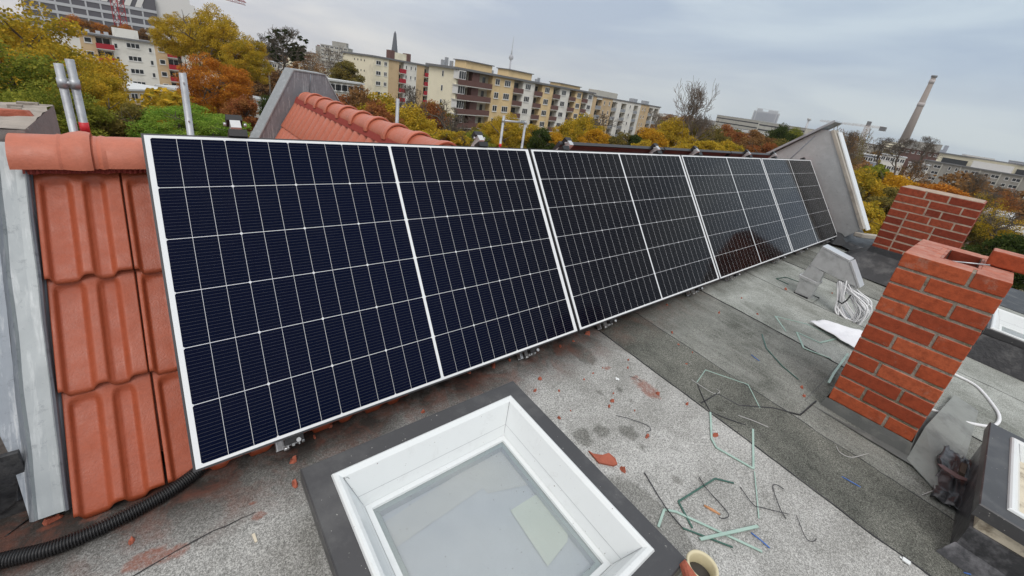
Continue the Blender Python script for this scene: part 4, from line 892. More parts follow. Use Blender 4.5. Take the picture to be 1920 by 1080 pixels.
def crown_mesh(name, seed, n_clump=60, n_leaf=15000, leaf=.034, shape='round', sparse=.0):
    r = np.random.default_rng(seed); cl = []
    while len(cl) < n_clump:
        p = r.normal(size=3); p /= np.linalg.norm(p); rad = r.uniform(.30, .84) if shape != 'shell' else r.uniform(.5, .86)
        p = p * rad; 
        if p[2] < -.72: continue
        if shape == 'tall': p[:2] *= .75
        p[:2] *= 1.0 - .25 * max(0, p[2])
        cl.append((*p, r.uniform(.14, .30) if n_leaf < 30000 else r.uniform(.09, .21)))
    cl = np.array(cl); wgt = cl[:, 3] ** 2; wgt /= wgt.sum(); k = r.choice(len(cl), n_leaf, p=wgt)
    d = r.normal(size=(n_leaf, 3)); d /= np.linalg.norm(d, axis=1)[:, None]
    rr = cl[k, 3] * r.uniform(.35, 1.0, n_leaf) ** .45 * (1 + .15 * r.normal(size=n_leaf))
    c = cl[k, :3] + d * rr[:, None] * np.array([1, 1, .72])
    a = r.normal(size=(n_leaf, 3)) + d * .6; a /= np.linalg.norm(a, axis=1)[:, None]
    u = np.cross(a, r.normal(size=(n_leaf, 3))); u /= np.linalg.norm(u, axis=1)[:, None]; v = np.cross(a, u)
    s = leaf * r.uniform(.5, 1.25, n_leaf)[:, None]
    q = np.stack([c + u * s, c + v * s * .8, c - u * s * .9, c - v * s * .7], 1).reshape(-1, 3)
    me = D.meshes.new(name); me.vertices.add(len(q)); me.vertices.foreach_set('co', q.astype(np.float32).ravel())
    me.loops.add(4 * n_leaf); me.loops.foreach_set('vertex_index', np.arange(4 * n_leaf, dtype=np.int32))
    me.polygons.add(n_leaf); me.polygons.foreach_set('loop_start', np.arange(0, 4 * n_leaf, 4, dtype=np.int32))
    me.materials.append(LM['green']); me.update(calc_edges=True); me.validate(); return me
CROWN = [crown_mesh('crown', 11, 60, 15000), crown_mesh('crown', 12, 75, 17000), crown_mesh('crown', 13, 50, 13000, shape='tall'), crown_mesh('crown', 14, 90, 18000, .03)]
CROWN_BIG = [crown_mesh('crown', 21, 150, 46000, .0165), crown_mesh('crown', 22, 170, 46000, .0165, shape='shell')]
CROWN_THIN = [crown_mesh('crown', 31, 60, 3600, .022), crown_mesh('crown', 32, 70, 5200, .022)]
CROWN_FAR = crown_mesh('crown', 41, 40, 3500, .06)
def limb_mesh(name, seed, mt, depth=3, spread=.62, nb=(3, 4), r0=.045, up=.35, h=1.0, twig=0, wob=.12, tk=.62, rmin=.0036):
    """a unit tree: root at z=-1 (crown centre at 0), limbs filling a unit crown"""
    r = random.Random(seed); b = MB(); 
    def grow(p, d, ln, rad, lev):
        n_ = 4 if lev < 2 else 3; pts = [p]; q = p; dd = d
        for k in range(n_): dd = (dd + Vector((r.gauss(0, wob), r.gauss(0, wob), r.gauss(0, wob) + .04))).normalized(); q = q + dd * ln / n_; pts.append(q)
        b.tube(pts, [max(rmin, rad * (1 - .5 * k / n_)) for k in range(n_ + 1)], 6 if lev < 1 else (4 if lev < 3 else 3), cap=False)
        if lev >= depth: return
        m = r.randint(*nb)
        for k in range(m):
            f = .35 + .65 * (k + 1) / m; i = min(n_, max(1, int(round(f * n_)))); base_ = pts[i]
            ax = dd.orthogonal().normalized(); ang = 2 * math.pi * (k / m) + r.uniform(-.6, .6); side = (Matrix.Rotation(ang, 3, dd) @ ax)
            nd = (dd * (1 - spread * .5) + side * spread * r.uniform(.7, 1.2) + Vector((0, 0, up * .5))).normalized()
            grow(base_, nd, ln * tk * r.uniform(.8, 1.2), rad * (.5 if lev else .6), lev + 1)
    grow(Vector((0, 0, -1.0)), Vector((0, 0, 1)), .55 * h, r0, 0)
    v = np.array(b.v); zt = v[:, 2].max(); rr = np.percentile(np.hypot(v[:, 0], v[:, 1]), 98); v[:, 2] = -1 + (v[:, 2] + 1) * 2 / (zt + 1); v[:, :2] /= rr; b.v = [tuple(q) for q in v]
    return b.mesh(name, mt)
TRUNK = limb_mesh('trunk', 3, M['bark'], 3, .8, (3, 4), .045, .3, 1.1)
BARE = [limb_mesh('branches', 5, M['bark'], 5, .72, (3, 4), .040, .42, 1.0), limb_mesh('branches', 6, M['bark_pale'], 5, .62, (3, 4), .032, .6, 1.05), limb_mesh('branches', 9, M['bark'], 6, .70, (2, 4), .045, .45, 1.0, wob=.2, tk=.68)]
BIGBARE = limb_mesh('branches', 31, M['bark_big'], 6, .62, (2, 4), .050, .60, .60, wob=.16, tk=.78, rmin=.0024)
POPLAR = [limb_mesh('branches', 15, M['bark_pale'], 4, .30, (4, 5), .035, .9, 1.5)]
rt = random.Random(77)
def tree(px, py, dist, width, pal, label, kind='leafy', name='deciduous_tree', flat=.9, group='autumn trees around the houses', mesh=None, base_px=None):
    """px, py: top of the crown in the photograph; dist: metres away; width: crown width in metres"""
    top = far(px, py, dist); r = width / 2; rzz = r * flat
    root = empty(name, (top.x, top.y, GZ), rt.uniform(0, 6.28), label, 'tree', group)
    zc = top.z - GZ - rzz * .93
    low = zc
    if kind in ('leafy', 'thin', 'big', 'far'):
        me = mesh if mesh is not None else {'leafy': CROWN, 'thin': CROWN_THIN, 'big': CROWN_BIG, 'far': [CROWN_FAR]}[kind][rt.randrange({'leafy': 4, 'thin': 2, 'big': 2, 'far': 1}[kind])]
        o = D.objects.new('crown', me); COL.objects.link(o); o.parent = root; o.location = (0, 0, zc); o.scale = (r, r, rzz)
        o.material_slots[0].link = 'OBJECT'; o.material_slots[0].material = LM[pal]
    if kind in ('leafy', 'big'):
        o = D.objects.new('trunk', TRUNK); COL.objects.link(o); o.parent = root; o.location = (0, 0, zc - rzz * .12); o.scale = (r * .8, r * .8, rzz * .88)
        b = MB(); b.tube([(0, 0, 0), (0, 0, zc - rzz * .80)], [.05 * r + .1, .045 * r * .9], 8); b.build('lower_trunk', M['bark'], root)
    if kind in ('bare', 'thin', 'poplar'):
        me = [mesh] if mesh is not None and kind == 'bare' else {'bare': BARE, 'thin': BARE, 'poplar': POPLAR}[kind]; o = D.objects.new('trunk', me[rt.randrange(len(me))]); COL.objects.link(o); o.parent = root
        o.location = (0, 0, zc); o.scale = (r, r, rzz * .98)
        b = MB(); z_ = zc - rzz * .97; b.tube([(0, 0, 0), (0, 0, max(z_, 1))], [.045 * r + .08, .04 * r * .95], 8); b.build('lower_trunk', M['bark'], root)
    return root
# left
tree(15, -14, 44, 12, 'mixed', 'huge yellow green tree filling the upper left corner', 'big', flat=.95)
tree(-60, 60, 30, 9, 'green', 'green tree cut off by the left edge beside the wall head', 'big')
tree(98, 80, 36, 6.5, 'mixed', 'green and yellow tree behind the pair of scaffold poles', 'big', flat=.8)
tree(168, 132, 30, 4.6, 'mixed', 'yellow tinged tree between the scaffold poles and the white block with red balconies', 'big', flat=.75)
tree(70, 150, 24, 5.2, 'green', 'lower dark green tree behind the left pair of scaffold poles', 'big', flat=.8)
tree(225, 185, 25, 3.2, 'olive', 'low olive bush tree left of the bright green one', 'leafy')
tree(330, 186, 24, 4.2, 'bright', 'bright green tree just above the nearest solar panel', 'big', flat=.6)
tree(412, 212, 26, 2.8, 'bright', 'smaller bright green tree beside the gable parapet', 'leafy', flat=.6)
tree(400, 97, 46, 6.4, 'orange', 'orange brown tree behind the single scaffold pole', 'big', flat=.88)
tree(455, 172, 38, 4.0, 'russet', 'russet tree low beside the left slope of the gable parapet', 'leafy')
tree(325, 18, 82, 7.5, 'yellow', 'tall golden yellow tree against the sky, left crown of two', 'big', flat=.95)
tree(400, 8, 78, 10.5, 'yellow', 'tall golden yellow tree against the sky, right crown of two', 'big', flat=1.05)
tree(462, 66, 70, 7.5, 'mixed', 'yellow green lower part of the golden tree above the gable parapet', 'big', flat=.9)
tree(508, 178, 60, 3.6, 'dark', 'dark evergreen squeezed between the golden tree and the gable parapet', 'leafy', flat=1.3)
for k, (x, y, w_) in enumerate(((135, 28, 8), (160, 34, 8), (185, 42, 7), (208, 44, 7), (234, 46, 7), (262, 50, 7))):
    tree(x, y, 200, w_, ('orange', 'brown')[k % 2], ('first', 'second', 'third', 'fourth', 'fifth', 'sixth')[k] + ' from the left of the orange trees behind the white block with red balconies', 'leafy', group='orange trees before the office block')
# mistletoe tree
mt_ = tree(541, 52, 125, 15, 'brown', 'leafless tree full of round mistletoe balls against the sky', 'bare', name='mistletoe_tree', flat=1.05, group=None)
tm_ = crown_mesh('mistletoe', 51, 14, 1400, .12)
for k, (x, y, s) in enumerate(((553, 87, 1.3), (563, 72, .8), (545, 68, .8), (520, 62, 1.2), (527, 75, 1.3), (512, 80, 1.2), (535, 60, .9), (509, 98, 1.9), (518, 104, 2.4), (556, 100, 2.2), (548, 106, 1.8), (569, 92, 1.1), (574, 78, .8), (505, 72, .9), (538, 88, 1.0), (562, 106, 1.6))):
    p = far(x, y, 125); o = D.objects.new('mistletoe', tm_); COL.objects.link(o); o.parent = mt_; o.matrix_parent_inverse = Matrix.Identity(4)
    o.matrix_basis = (Matrix.Translation(mt_.location) @ Matrix.Rotation(mt_.rotation_euler.z, 4, 'Z')).inverted() @ Matrix.Translation(p) @ Matrix.Scale(s, 4); o.material_slots[0].link = 'OBJECT'; o.material_slots[0].material = LM['dark']
tree(580, 92, 135, 11, 'brown', 'thin brown leaved tree right of the mistletoe tree', 'thin')
tree(500, 66, 150, 10, 'brown', 'bare grey tree left of the mistletoe tree', 'bare')
tree(629, 84, 100, 7.5, 'brown', 'bare upright tree in front of the high rise block', 'bare', flat=1.5)
tree(648, 112, 100, 8, 'olive', 'olive green tree at the foot of the high rise block', 'leafy')
tree(602, 116, 130, 9, 'brown', 'brown tree mass below the high rise block', 'thin')
# middle
tree(668, 163, 52, 7.5, 'brown', 'reddish brown thinly leaved tree right behind the tiled ridge', 'leafy'); tree(640, 172, 50, 5, 'russet', 'small russet tree next to the right slope of the gable parapet', 'leafy')
tree(722, 168, 50, 7.5, 'mixed', 'green yellow tree left of the single scaffold pole on the ridge', 'leafy')
tree(700, 190, 44, 6.5, 'russet', 'russet tree low behind the middle of the tiled ridge', 'leafy')
tree(775, 198, 46, 6.5, 'yellow', 'yellow maple right of the scaffold pole', 'leafy'); tree(810, 165 + 25, 62, 6, 'russet', 'russet tree at the left corner of the cream gable', 'leafy')
tree(766, 160, 62, 5.5, 'brown', 'pale bare tree before the block with red balconies', 'bare', flat=1.3)
tree(800, 236, 40, 6, 'mixed', 'green yellow shrub tree below the bare tree at the gable', 'leafy', flat=.7)
tree(836, 190, 55, 7, 'brown', 'pale bare tree in front of the cream gable', 'bare', flat=1.15)
tree(850, 238, 42, 5.5, 'mixed', 'yellow green bush left of the corner balconies', 'leafy', flat=.6); tree(893, 246, 44, 4.5, 'green', 'green bush under the corner balconies', 'leafy', flat=.6)
tree(962, 213, 46, 6.6, 'yellow', 'yellow maple behind the scaffold frame', 'big', flat=.95); tree(925, 226, 48, 4.5, 'mixed', 'yellow green tree left of the scaffold frame', 'leafy')
tree(993, 228, 45, 4.5, 'mixed', 'olive yellow tree right of the scaffold frame', 'leafy')
tree(1018, 238, 42, 3.2, 'dark', 'dark green small tree between the two yellow maples', 'leafy', flat=1.2)
tree(1075, 226, 52, 5.5, 'mixed', 'yellow brown tree before the white and yellow facade', 'leafy'); tree(1103, 216, 56, 6.5, 'mixed', 'wide yellow and green tree above the reddish panel backs', 'leafy', flat=.85)
tree(1045, 246, 46, 4, 'amber', 'small amber tree at the left end of the panel backs', 'leafy', flat=.7)
tree(1140, 212, 70, 7.5, 'brown', 'brownish bare tree before the balcony facade', 'bare'); tree(1122, 240, 50, 4, 'amber', 'amber bush above the middle of the panel backs', 'leafy')
tree(1166, 243, 60, 5.5, 'olive', 'olive brown tree before the far facade', 'leafy'); tree(1195, 252, 60, 4, 'dark', 'dark green tree at the far right of the facade', 'leafy')
tree(1225, 240, 62, 5.5, 'amber', 'orange amber tree just right of the long facade', 'leafy'); tree(1210, 262, 48, 4, 'yellow', 'low yellow bush above the panel backs', 'leafy', flat=.7)
tree(1268, 222, 66, 6.5, 'yellow', 'yellow tree left of the big bare tree', 'leafy'); tree(1248, 205, 90, 7, 'brown', 'slender bare tree at the end of the long facade', 'bare', flat=1.3)
tree(1318, 147, 68, 9.0, 'brown', 'big bare tree standing out against the sky', 'bare', flat=1.35, group=None, mesh=BIGBARE)
tree(1300, 232, 72, 6, 'olive', 'olive yellow tree behind the big bare tree', 'leafy'); tree(1290, 262, 50, 4.5, 'yellow', 'low yellow bush left of the bare tree foot', 'leafy', flat=.7)
tree(1330, 262, 50, 4.5, 'yellow', 'low yellow bush right of the bare tree foot', 'leafy', flat=.7)
tree(1345, 238, 82, 7.5, 'olive', 'olive brown tree right of the big bare tree', 'leafy'); tree(1375, 230, 90, 8, 'russet', 'rust red tree below the distant slab tower', 'leafy')
tree(1400, 252, 70, 6.5, 'brown', 'brown tree below the rust red one', 'leafy'); tree(1428, 240, 92, 8, 'brown', 'brown tree left of the dark green one', 'leafy'); tree(1440, 262, 66, 5.5, 'russet', 'orange brown tree near the left slope of the end wall', 'leafy')
tree(1372, 264, 58, 5, 'mixed', 'yellow green bush low before the rust red tree', 'leafy', flat=.8)
tree(1474, 234, 95, 6.5, 'dark', 'dark green conifer shaped tree left of the end wall', 'leafy', flat=1.1); tree(1497, 240, 98, 5, 'green', 'small green tree beside the dark one', 'leafy', flat=1.0)
tree(1465, 262, 70, 6, 'olive', 'olive tree right above the end wall slope', 'leafy')
# right of the end wall
tree(1576, 236, 62, 4.0, 'brown', 'tall slender brown poplar right of the end wall peak', 'thin', flat=2.0); tree(1600, 246, 64, 3.6, 'brown', 'second slender brown poplar from the end wall', 'thin', flat=2.0); tree(1620, 240, 68, 3.6, 'olive', 'third slender poplar from the end wall', 'thin', flat=2.2)
tree(1590, 285, 55, 6, 'brown', 'brown thin tree at the feet of the poplars', 'thin'); tree(1585, 330, 46, 5, 'olive', 'olive tree just right of the end wall edge', 'leafy')
tree(1622, 318, 50, 5.6, 'mixed', 'green yellow tree right of the end wall', 'leafy'); tree(1655, 300, 58, 6, 'green', 'dark green tree left of the round orange one', 'leafy')
tree(1690, 316, 54, 6.6, 'amber', 'round orange tree above the dark brick chimney', 'leafy', flat=.85); tree(1640, 368, 38, 5, 'mixed', 'yellow green bush touching the dark brick chimney at left', 'leafy', flat=.8)
tree(1608, 372, 36, 3.5, 'yellow', 'small yellow bush at the lower edge of the end wall', 'leafy')
tree(1668, 258, 88, 4.5, 'brown', 'bare tree left of the foot of the smokestack', 'bare', flat=1.1); tree(1708, 260, 84, 5, 'brown', 'bare tree at the foot of the smokestack', 'bare', flat=1.1); tree(1742, 256, 90, 4.6, 'brown', 'bare tree right of the smokestack', 'bare', flat=1.2)
tree(1722, 300, 70, 4.5, 'brown', 'brown thin tree before the grey apartment block', 'thin'); tree(1700, 350, 44, 5.5, 'olive', 'olive shrub behind the dark brick chimney', 'leafy', flat=.7)
tree(1775, 346, 62, 6.5, 'orange', 'flat orange tree directly over the dark brick chimney', 'leafy', flat=.5); tree(1840, 325, 78, 4, 'brown', 'thin golden tree before the grey apartment block', 'thin')
tree(1868, 362, 60, 4, 'mixed', 'golden brown tree right of the dark brick chimney', 'thin'); tree(1895, 350, 66, 4, 'russet', 'russet thin tree near the right edge', 'thin'); tree(1900, 395, 42, 3.5, 'mixed', 'thin yellow green tree above the loose brick', 'thin', flat=.8)
tree(1860, 402, 44, 4, 'olive', 'small olive bush between the two chimneys', 'leafy', flat=.7); tree(1925, 440, 34, 4, 'dark', 'dark green bush at the right edge above the near chimney', 'leafy')
# far away tree masses closing the ground (nobody could count them)
def wood(name, spots, pal, seed):
    r = random.Random(seed); b = MB(); vs = []; 
    base_ = np.empty(len(CROWN_FAR.vertices) * 3, np.float32); CROWN_FAR.vertices.foreach_get('co', base_); base_ = base_.reshape(-1, 3); out = []
    for (x, y, z, s) in spots: out.append(base_ * np.array([s, s, s * .8]) * r.uniform(.85, 1.15) + np.array([x, y, z]))
    q = np.concatenate(out); n_ = len(q) // 4; me = D.meshes.new(name); me.vertices.add(len(q)); me.vertices.foreach_set('co', q.astype(np.float32).ravel()); me.loops.add(4 * n_); me.loops.foreach_set('vertex_index', np.arange(4 * n_, dtype=np.int32)); me.polygons.add(n_); me.polygons.foreach_set('loop_start', np.arange(0, 4 * n_, 4, dtype=np.int32)); me.materials.append(LM[pal]); me.update(calc_edges=True)
    o = D.objects.new(name, me); COL.objects.link(o); o['kind'] = 'stuff'; return o
r = random.Random(3)
for pal, a0, a1, d0, d1, n_ in (('brown', -12, 24, 150, 330, 40), ('olive', 20, 60, 170, 420, 60), ('brown', 55, 81, 110, 420, 90), ('olive', 58, 82, 80, 330, 55), ('brown', 82, 92, 60, 150, 16), ('mixed', -14, 20, 45, 72, 20), ('brown', 10, 62, 400, 900, 60), ('mixed', 55, 90, 55, 110, 22), ('olive', 15, 60, 60, 80, 18)):
    sp = []
    for k in range(n_):
        a, d_ = RAD(r.uniform(a0, a1)), r.uniform(d0, d1); s = r.uniform(4, 7.5) * (1 + d_ / 900); sp.append((CC.x + d_ * math.sin(a), CC.y + d_ * math.cos(a), GZ + s * .7 + r.uniform(0, 3), s))
    wood('woodland', sp, pal, len(sp))
# ------------------------------------------------------------------ buildings
def pl(name, c, **k): return mat(name, c, .9, 0, .05, .3, dirt=tuple(x * .8 for x in c), dscale=.25, **k)
M['cream_w'] = pl('wall_cream', (.78, .73, .56)); M['white_w'] = pl('wall_white', (.74, .73, .67)); M['yellow_w'] = pl('wall_yellow', (.70, .53, .29)); M['ochre_w'] = pl('wall_ochre', (.56, .42, .25))
M['grey_w'] = pl('wall_grey', (.30, .29, .26)); M['pale_w'] = pl('wall_pale', (.44, .43, .38)); M['loggia'] = mat('loggia', (.42, .39, .31), .9); M['brown_b'] = mat('balcony_brown', (.13, .065, .055), .7); M['red_b'] = mat('balcony_red', (.36, .012, .025), .6)
M['roof_edge'] = mat('roof_edge', (.16, .165, .17), .7); M['win'] = mat('window_glass', (.035, .04, .045), .12, spec=.6); M['winframe'] = mat('window_frame', (.68, .68, .66), .5); M['slab'] = mat('slab', (.50, .49, .45), .8); M['flatroof'] = mat('flatroof', (.52, .54, .54), .8, 0, .2, .2)
M['dark_office'] = mat('dark_office', (.10, .10, .115), .5); M['band'] = mat('band', (.46, .48, .50), .6); M['slate'] = mat('slate', (.10, .11, .125), .8)
class Fac:
    """local frame of a facade: s along it, o outward (towards the camera), z up from the eaves"""
    def __init__(f, K, az, zt): f.K = Vector((K[0], K[1], zt)); f.d = Vector((math.sin(RAD(az)), math.cos(RAD(az)), 0)); f.o = Vector((f.d.y, -f.d.x, 0)); f.T = Matrix(((f.d.x, f.o.x, 0, f.K.x), (f.d.y, f.o.y, 0, f.K.y), (0, 0, 1, f.K.z), (0, 0, 0, 1)))
    def mb(f): b = MB(); b.T = f.T; return b
def window(f, root, s, z, w, h, panes=2, o=0.0, frame=True):
    b = f.mb(); b.mi = 0; b.box((s - w / 2, o - .02, z), (s + w / 2, o + .03, z + h)); b.box((s - w / 2 - .08, o, z - .12), (s + w / 2 + .08, o + .12, z - .02)); fr_ = b.build('window', M['winframe'], root); b = f.mb(); pw_ = (w - .12 * (panes + 1)) / panes
    for k in range(panes): a = s - w / 2 + .12 + k * (pw_ + .12); b.box((a, o + .031, z + .12), (a + pw_, o + .04, z + h - .12))
    b.build('pane', M['win'], fr_)
def wallseg(f, root, s0, s1, z0, o0, o1, m, name='wall', z1=0.0): b = f.mb(); b.box((s0, o0, z0), (s1, o1, z1)); b.build(name, m, root)
def balcony(f, root, s0, s1, z, m, o=.35, hh=1.05, win=True, mesh_win=None):
    b = f.mb(); b.mi = 0; b.box((s0, o - .12, z), (s1, o, z + hh)); b.mi = 1; b.box((s0, -.9, z - .18), (s1, o - .01, z - .005)); b.build('balcony', [m, M['slab']], root)
# --- the long block with brown balconies
BZ = 2.25; FL = 2.82
main = empty('apartment_block', (0, 0, 0), label='long six storey block with brown balconies between yellow and white wall strips', cat='apartment block')
f = Fac((48.1, 76.1), 79.5, BZ); H_ = -(BZ - GZ)
wallseg(f, main, .0, 54.4, H_, -9.2, -1.25, M['loggia'], 'rear_wall', -.02)
wallseg(f, main, -.02, 1.0, H_, -9.25, -.3, M['cream_w'], 'gable_wall')
b = f.mb(); b.box((-.6, -9.8, -.02), (54.8, .55, .42)); b.build('roof', M['roof_edge'], main)
bays = [('L', 1.0, 10.2, None), ('W', 10.2, 17.6, 'yellow_w', ((11.9, 1.5), (15.3, 2.1))), ('L', 17.6, 20.9, None), ('W', 20.9, 25.6, 'white_w', ((22.9, 2.1),)), ('L', 25.6, 28.6, None), ('W', 28.6, 33.6, 'yellow_w', ((30.9, 2.1),)), ('L', 33.6, 36.6, None), ('W', 36.6, 41.4, 'white_w', ((38.6, 2.1),)), ('L', 41.4, 44.4, None), ('W', 44.4, 48.2, 'yellow_w', ((46.4, 2.1),)), ('L', 48.2, 51.0, None), ('W', 51.0, 54.4, 'white_w', ((52.6, 2.1),))]
for bay in bays:
    if bay[0] == 'W':
        wallseg(f, main, bay[1], bay[2], H_, -1.3, .0, M[bay[3]])
        for fl in range(6):
            for s, w in bay[4]: window(f, main, s, -FL * (fl + 1) + 1.05, w, 1.35, 2 if w < 2 else 3)
    elif bay[2] - bay[1] < 5:
        for fl in range(6):
            z = -FL * (fl + 1) + .02; balcony(f, main, bay[1] - .15, bay[2] + .1, z, M['brown_b'])
            b = f.mb(); b.mi = 0; b.box((bay[1] + .2, -1.26, z + .1), (bay[1] + 1.1, -1.22, z + 2.2)); b.cut(); b.box((bay[1] + 1.4, -1.26, z + 1.0), (bay[2] - .3, -1.22, z + 2.2)); b.build('window', M['win'], main)
for fl in range(6):                                  # the glazed corner loggias
    z = -FL * (fl + 1) + .02
    balcony(f, main, -.5, 5.6, z, M['brown_b'], .9); balcony(f, main, 5.9, 10.0, z, M['brown_b'], .35)
    b = f.mb(); b.mi = 1; b.box((-.3, -1.0, z + 1.05), (-.2, .6, z + 2.7)); b.box((-.3, .55, z + 1.05), (1.6, .62, z + 1.15)); b.box((-.3, .55, z + 2.55), (1.6, .62, z + 2.7))
    for s in (-.3, .35, .98, 1.55): b.box((s, .55, z + 1.05), (s + .07, .63, z + 2.7))
    lg = b.build('glazed_loggia', [M['win'], M['winframe']], main); b = f.mb(); b.box((-.25, .57, z + 1.1), (1.6, .60, z + 2.6)); b.build('pane', M['win'], lg)
    b = f.mb(); b.box((1.9, -1.26, z + .9), (2.68, -1.22, z + 2.3)); b.cut(); b.box((2.82, -1.26, z + .9), (3.6, -1.22, z + 2.3)); b.cut(); b.box((8.3, -1.26, z + .2), (9.2, -1.22, z + 2.2)); b.build('window', M['win'], main)
b = f.mb(); b.box((4.1, -1.3, H_), (6.2, -.05, -.02)); b.build('brown_panel', M['brown_b'], main)
def gable_win(f, root, o_, z, h):
    b = f.mb(); b.mi = 1; b.box((-.06, o_ - .3, z - .05), (-.03, o_ + .3, z + h + .05)); b.mi = 0; b.box((-.08, o_ - .2, z + .05), (-.061, o_ + .2, z + h - .05)); b.build('window', [M['win'], M['winframe']], root)
for fl in range(5): gable_win(f, main, -4.6, -FL * (fl + 1) + 1.1, 1.1)
for s0, s1, h in ((4.7, 12.8, 2.0), (18.5, 27.5, 2.0), (40.5, 51, 1.2)):
    b = f.mb(); b.box((s0, -6.5, .4), (s1, -3.0, h)); b.build('penthouse', M['yellow_w'], main); b = f.mb(); b.box((s0 - .3, -6.8, h), (s1 + .3, -2.6, h + .18)); b.build('penthouse_roof', M['roof_edge'], main)
b = f.mb()
for s, h in ((-3 + 4.5, 1.7), (.5, 1.1), (2.9, 1.2), (34, 1.3), (33, .9), (15.6, .9)): b.box((s, -6.2, .4), (s + .55, -5.6, .4 + h)); b.cut()
b.build('roof_vent', M['galv'], main)
# --- its continuation with small loggias
cont = empty('apartment_block', (0, 0, 0), label='pale ochre and white block with many small dark loggias beyond the brown balconies', cat='apartment block')
f = Fac((48.1 + 54.4 * math.sin(RAD(79.5)), 76.1 + 54.4 * math.cos(RAD(79.5))), 80.5, BZ - .55); H2 = -(BZ - .55 - GZ)
wallseg(f, cont, .1, 50, H2, -9, -1.2, M['loggia'], 'rear_wall', -.02)
b = f.mb(); b.box((.1, -9.2, -.02), (50.3, .25, .3)); b.build('roof', M['roof_edge'], cont)
b2 = [('W', .1, 2.2, 'ochre_w', ()), ('L', 2.2, 5.6), ('W', 5.6, 12.2, 'ochre_w', ((7.2, .7), (10.4, .7))), ('L', 12.2, 15.6), ('W', 15.6, 18.6, 'white_w', ()), ('L', 18.6, 22.2), ('W', 22.2, 28.0, 'white_w', ((25, .8),)), ('L', 28.0, 31.2), ('W', 31.2, 33.2, 'white_w', ()), ('W', 33.2, 40.4, 'ochre_w', ((35, .6), (37, .6))), ('L', 40.4, 44.2), ('W', 44.2, 45.2, 'white_w', ()), ('L', 45.2, 49.0), ('W', 49.0, 50, 'white_w', ())]
for bay in b2:
    if bay[0] == 'W':
        wallseg(f, cont, bay[1], bay[2], H2, -1.25, 0, M[bay[3]])
        for fl in range(6):
            for s, w in bay[4]: window(f, cont, s, -2.75 * (fl + 1) + .7, w, 1.2, 1)
    else:
        wallseg(f, cont, bay[1] - .01, bay[2] + .01, -.75, -1.2, -.01, M['white_w'], 'lintel', -.03)
        for fl in range(6):
            z = -2.75 * (fl + 1) + .02 - .7; balcony(f, cont, bay[1] + .05, bay[2] - .05, z, M['galv'], .05, .9)
            b = f.mb(); b.box((bay[1] + .5, -1.21, z + .2), (bay[2] - .5, -1.18, z + 2.1)); b.build('window', M['win'], cont)
for s0, s1 in ((7, 21),): b = f.mb(); b.box((s0, -6.5, .3), (s1 - 1, -3, 2.0)); b.build('penthouse', M['pale_w'], cont)
for s0 in (33, 43): b = f.mb(); b.box((s0, -5, .3), (s0 + 2.6, -3, 1.5)); b.build('roof_vent', M['galv'], cont)
# --- the block with red balconies, middle
rb = empty('apartment_block', (0, 0, 0), label='cream and ochre block with red balconies under the church spire', cat='apartment block')
f = Fac((50.2, 125.6), 75, 2.85); H3 = -(2.85 - GZ); FR_ = 2.8
wallseg(f, rb, .0, 26, H3, -15, -1.2, M['cream_w'], 'rear_wall', -.02)
b = f.mb(); b.box((-.4, -15.4, -.02), (27, .4, .45)); b.build('roof', M['roof_edge'], rb)
for s0, s1, m, ws in ((-.02, 5.3, 'cream_w', ((1.7, 1.7), (4.2, 1.1))), (5.3, 9.2, 'ochre_w', ()), (11.0, 16.2, 'white_w', ((12.0, .6), (13.9, .6), (15.7, .6))), (16.2, 19.4, 'ochre_w', ()), (21.6, 26, 'white_w', ((22.4, .6),))):
    wallseg(f, rb, s0, s1, H3, -1.25, 0, M[m])
    for fl in range(5):
        for s, w in ws: window(f, rb, s, -FR_ * (fl + 1) + .9, w, 1.15, 2 if w > 1 else 1)
for s0, s1 in ((9.2, 11.0), (19.4, 21.6)):
    for fl in range(5):
        z = -FR_ * (fl + 1) - .35; balcony(f, rb, s0 - .1, s1 + .6, z, M['red_b'], .6, 1.2); b = f.mb(); b.box((s0 + .4, -1.21, z + .2), (s1 - .3, -1.17, z + 2.2)); b.build('window', M['win'], rb)
for fl in range(4):
    b = f.mb()
    for k in range(4): o_ = -4.2 - 1.6 * k; z = -FR_ * (fl + 1) + 1.3 - (0); b.box((-.06, o_ - .18, z), (-.03, o_ + .18, z + .5)); b.cut()
    b.build('gable_vent', M['win'], rb)
b = f.mb(); b.box((9.0, -6, .4), (10.6, -4, 2.9)); b.cut(); b.box((15.4, -6, .4), (17, -4, 2.8)); b.build('chimney', M['brown_b'], rb)
b = f.mb(); b.box((10.6, -5.6, .4), (15.4, -4.2, 2.5)); b.build('penthouse', M['cream_w'], rb)
# --- the white block with red balconies at the left
wb = empty('apartment_block', (0, 0, 0), label='white block with apricot strips and red balconies behind the trees at upper left', cat='apartment block')
f = Fac((-11.5, 140.), 80.2, -2.3); H4 = -(-2.3 - GZ); s_ = 1.0
wallseg(f, wb, -3, 28, H4, -11, -1.2, M['white_w'], 'rear_wall', -.02)
b = f.mb(); b.box((-3.4, -11.4, -.02), (28, .5, .35)); b.build('roof', M['roof_edge'], wb)
M['apricot'] = pl('wall_apricot', (.58, .43, .26))
for s0, s1, m, ws in ((-3, .6, 'white_w', ()), (.6, 3.2, 'apricot', ((1.9, 1.3),)), (5.9, 13.6, 'white_w', ((6.5, .7), (9.6, 2.5), (12.7, .7))), (13.6, 16.0, 'apricot', ((14.8, 1.2),)), (18.4, 26, 'white_w', ((19.4, .7), (22, 2.5)))):
    wallseg(f, wb, s0, s1, H4, -1.25, 0, M[m])
    for fl in range(5):
        for s, w in ws: window(f, wb, s, -2.85 * (fl + 1) + 1.15 - (.5 if w < .8 else 0), w, 1.15, 3 if w > 2 else 1)
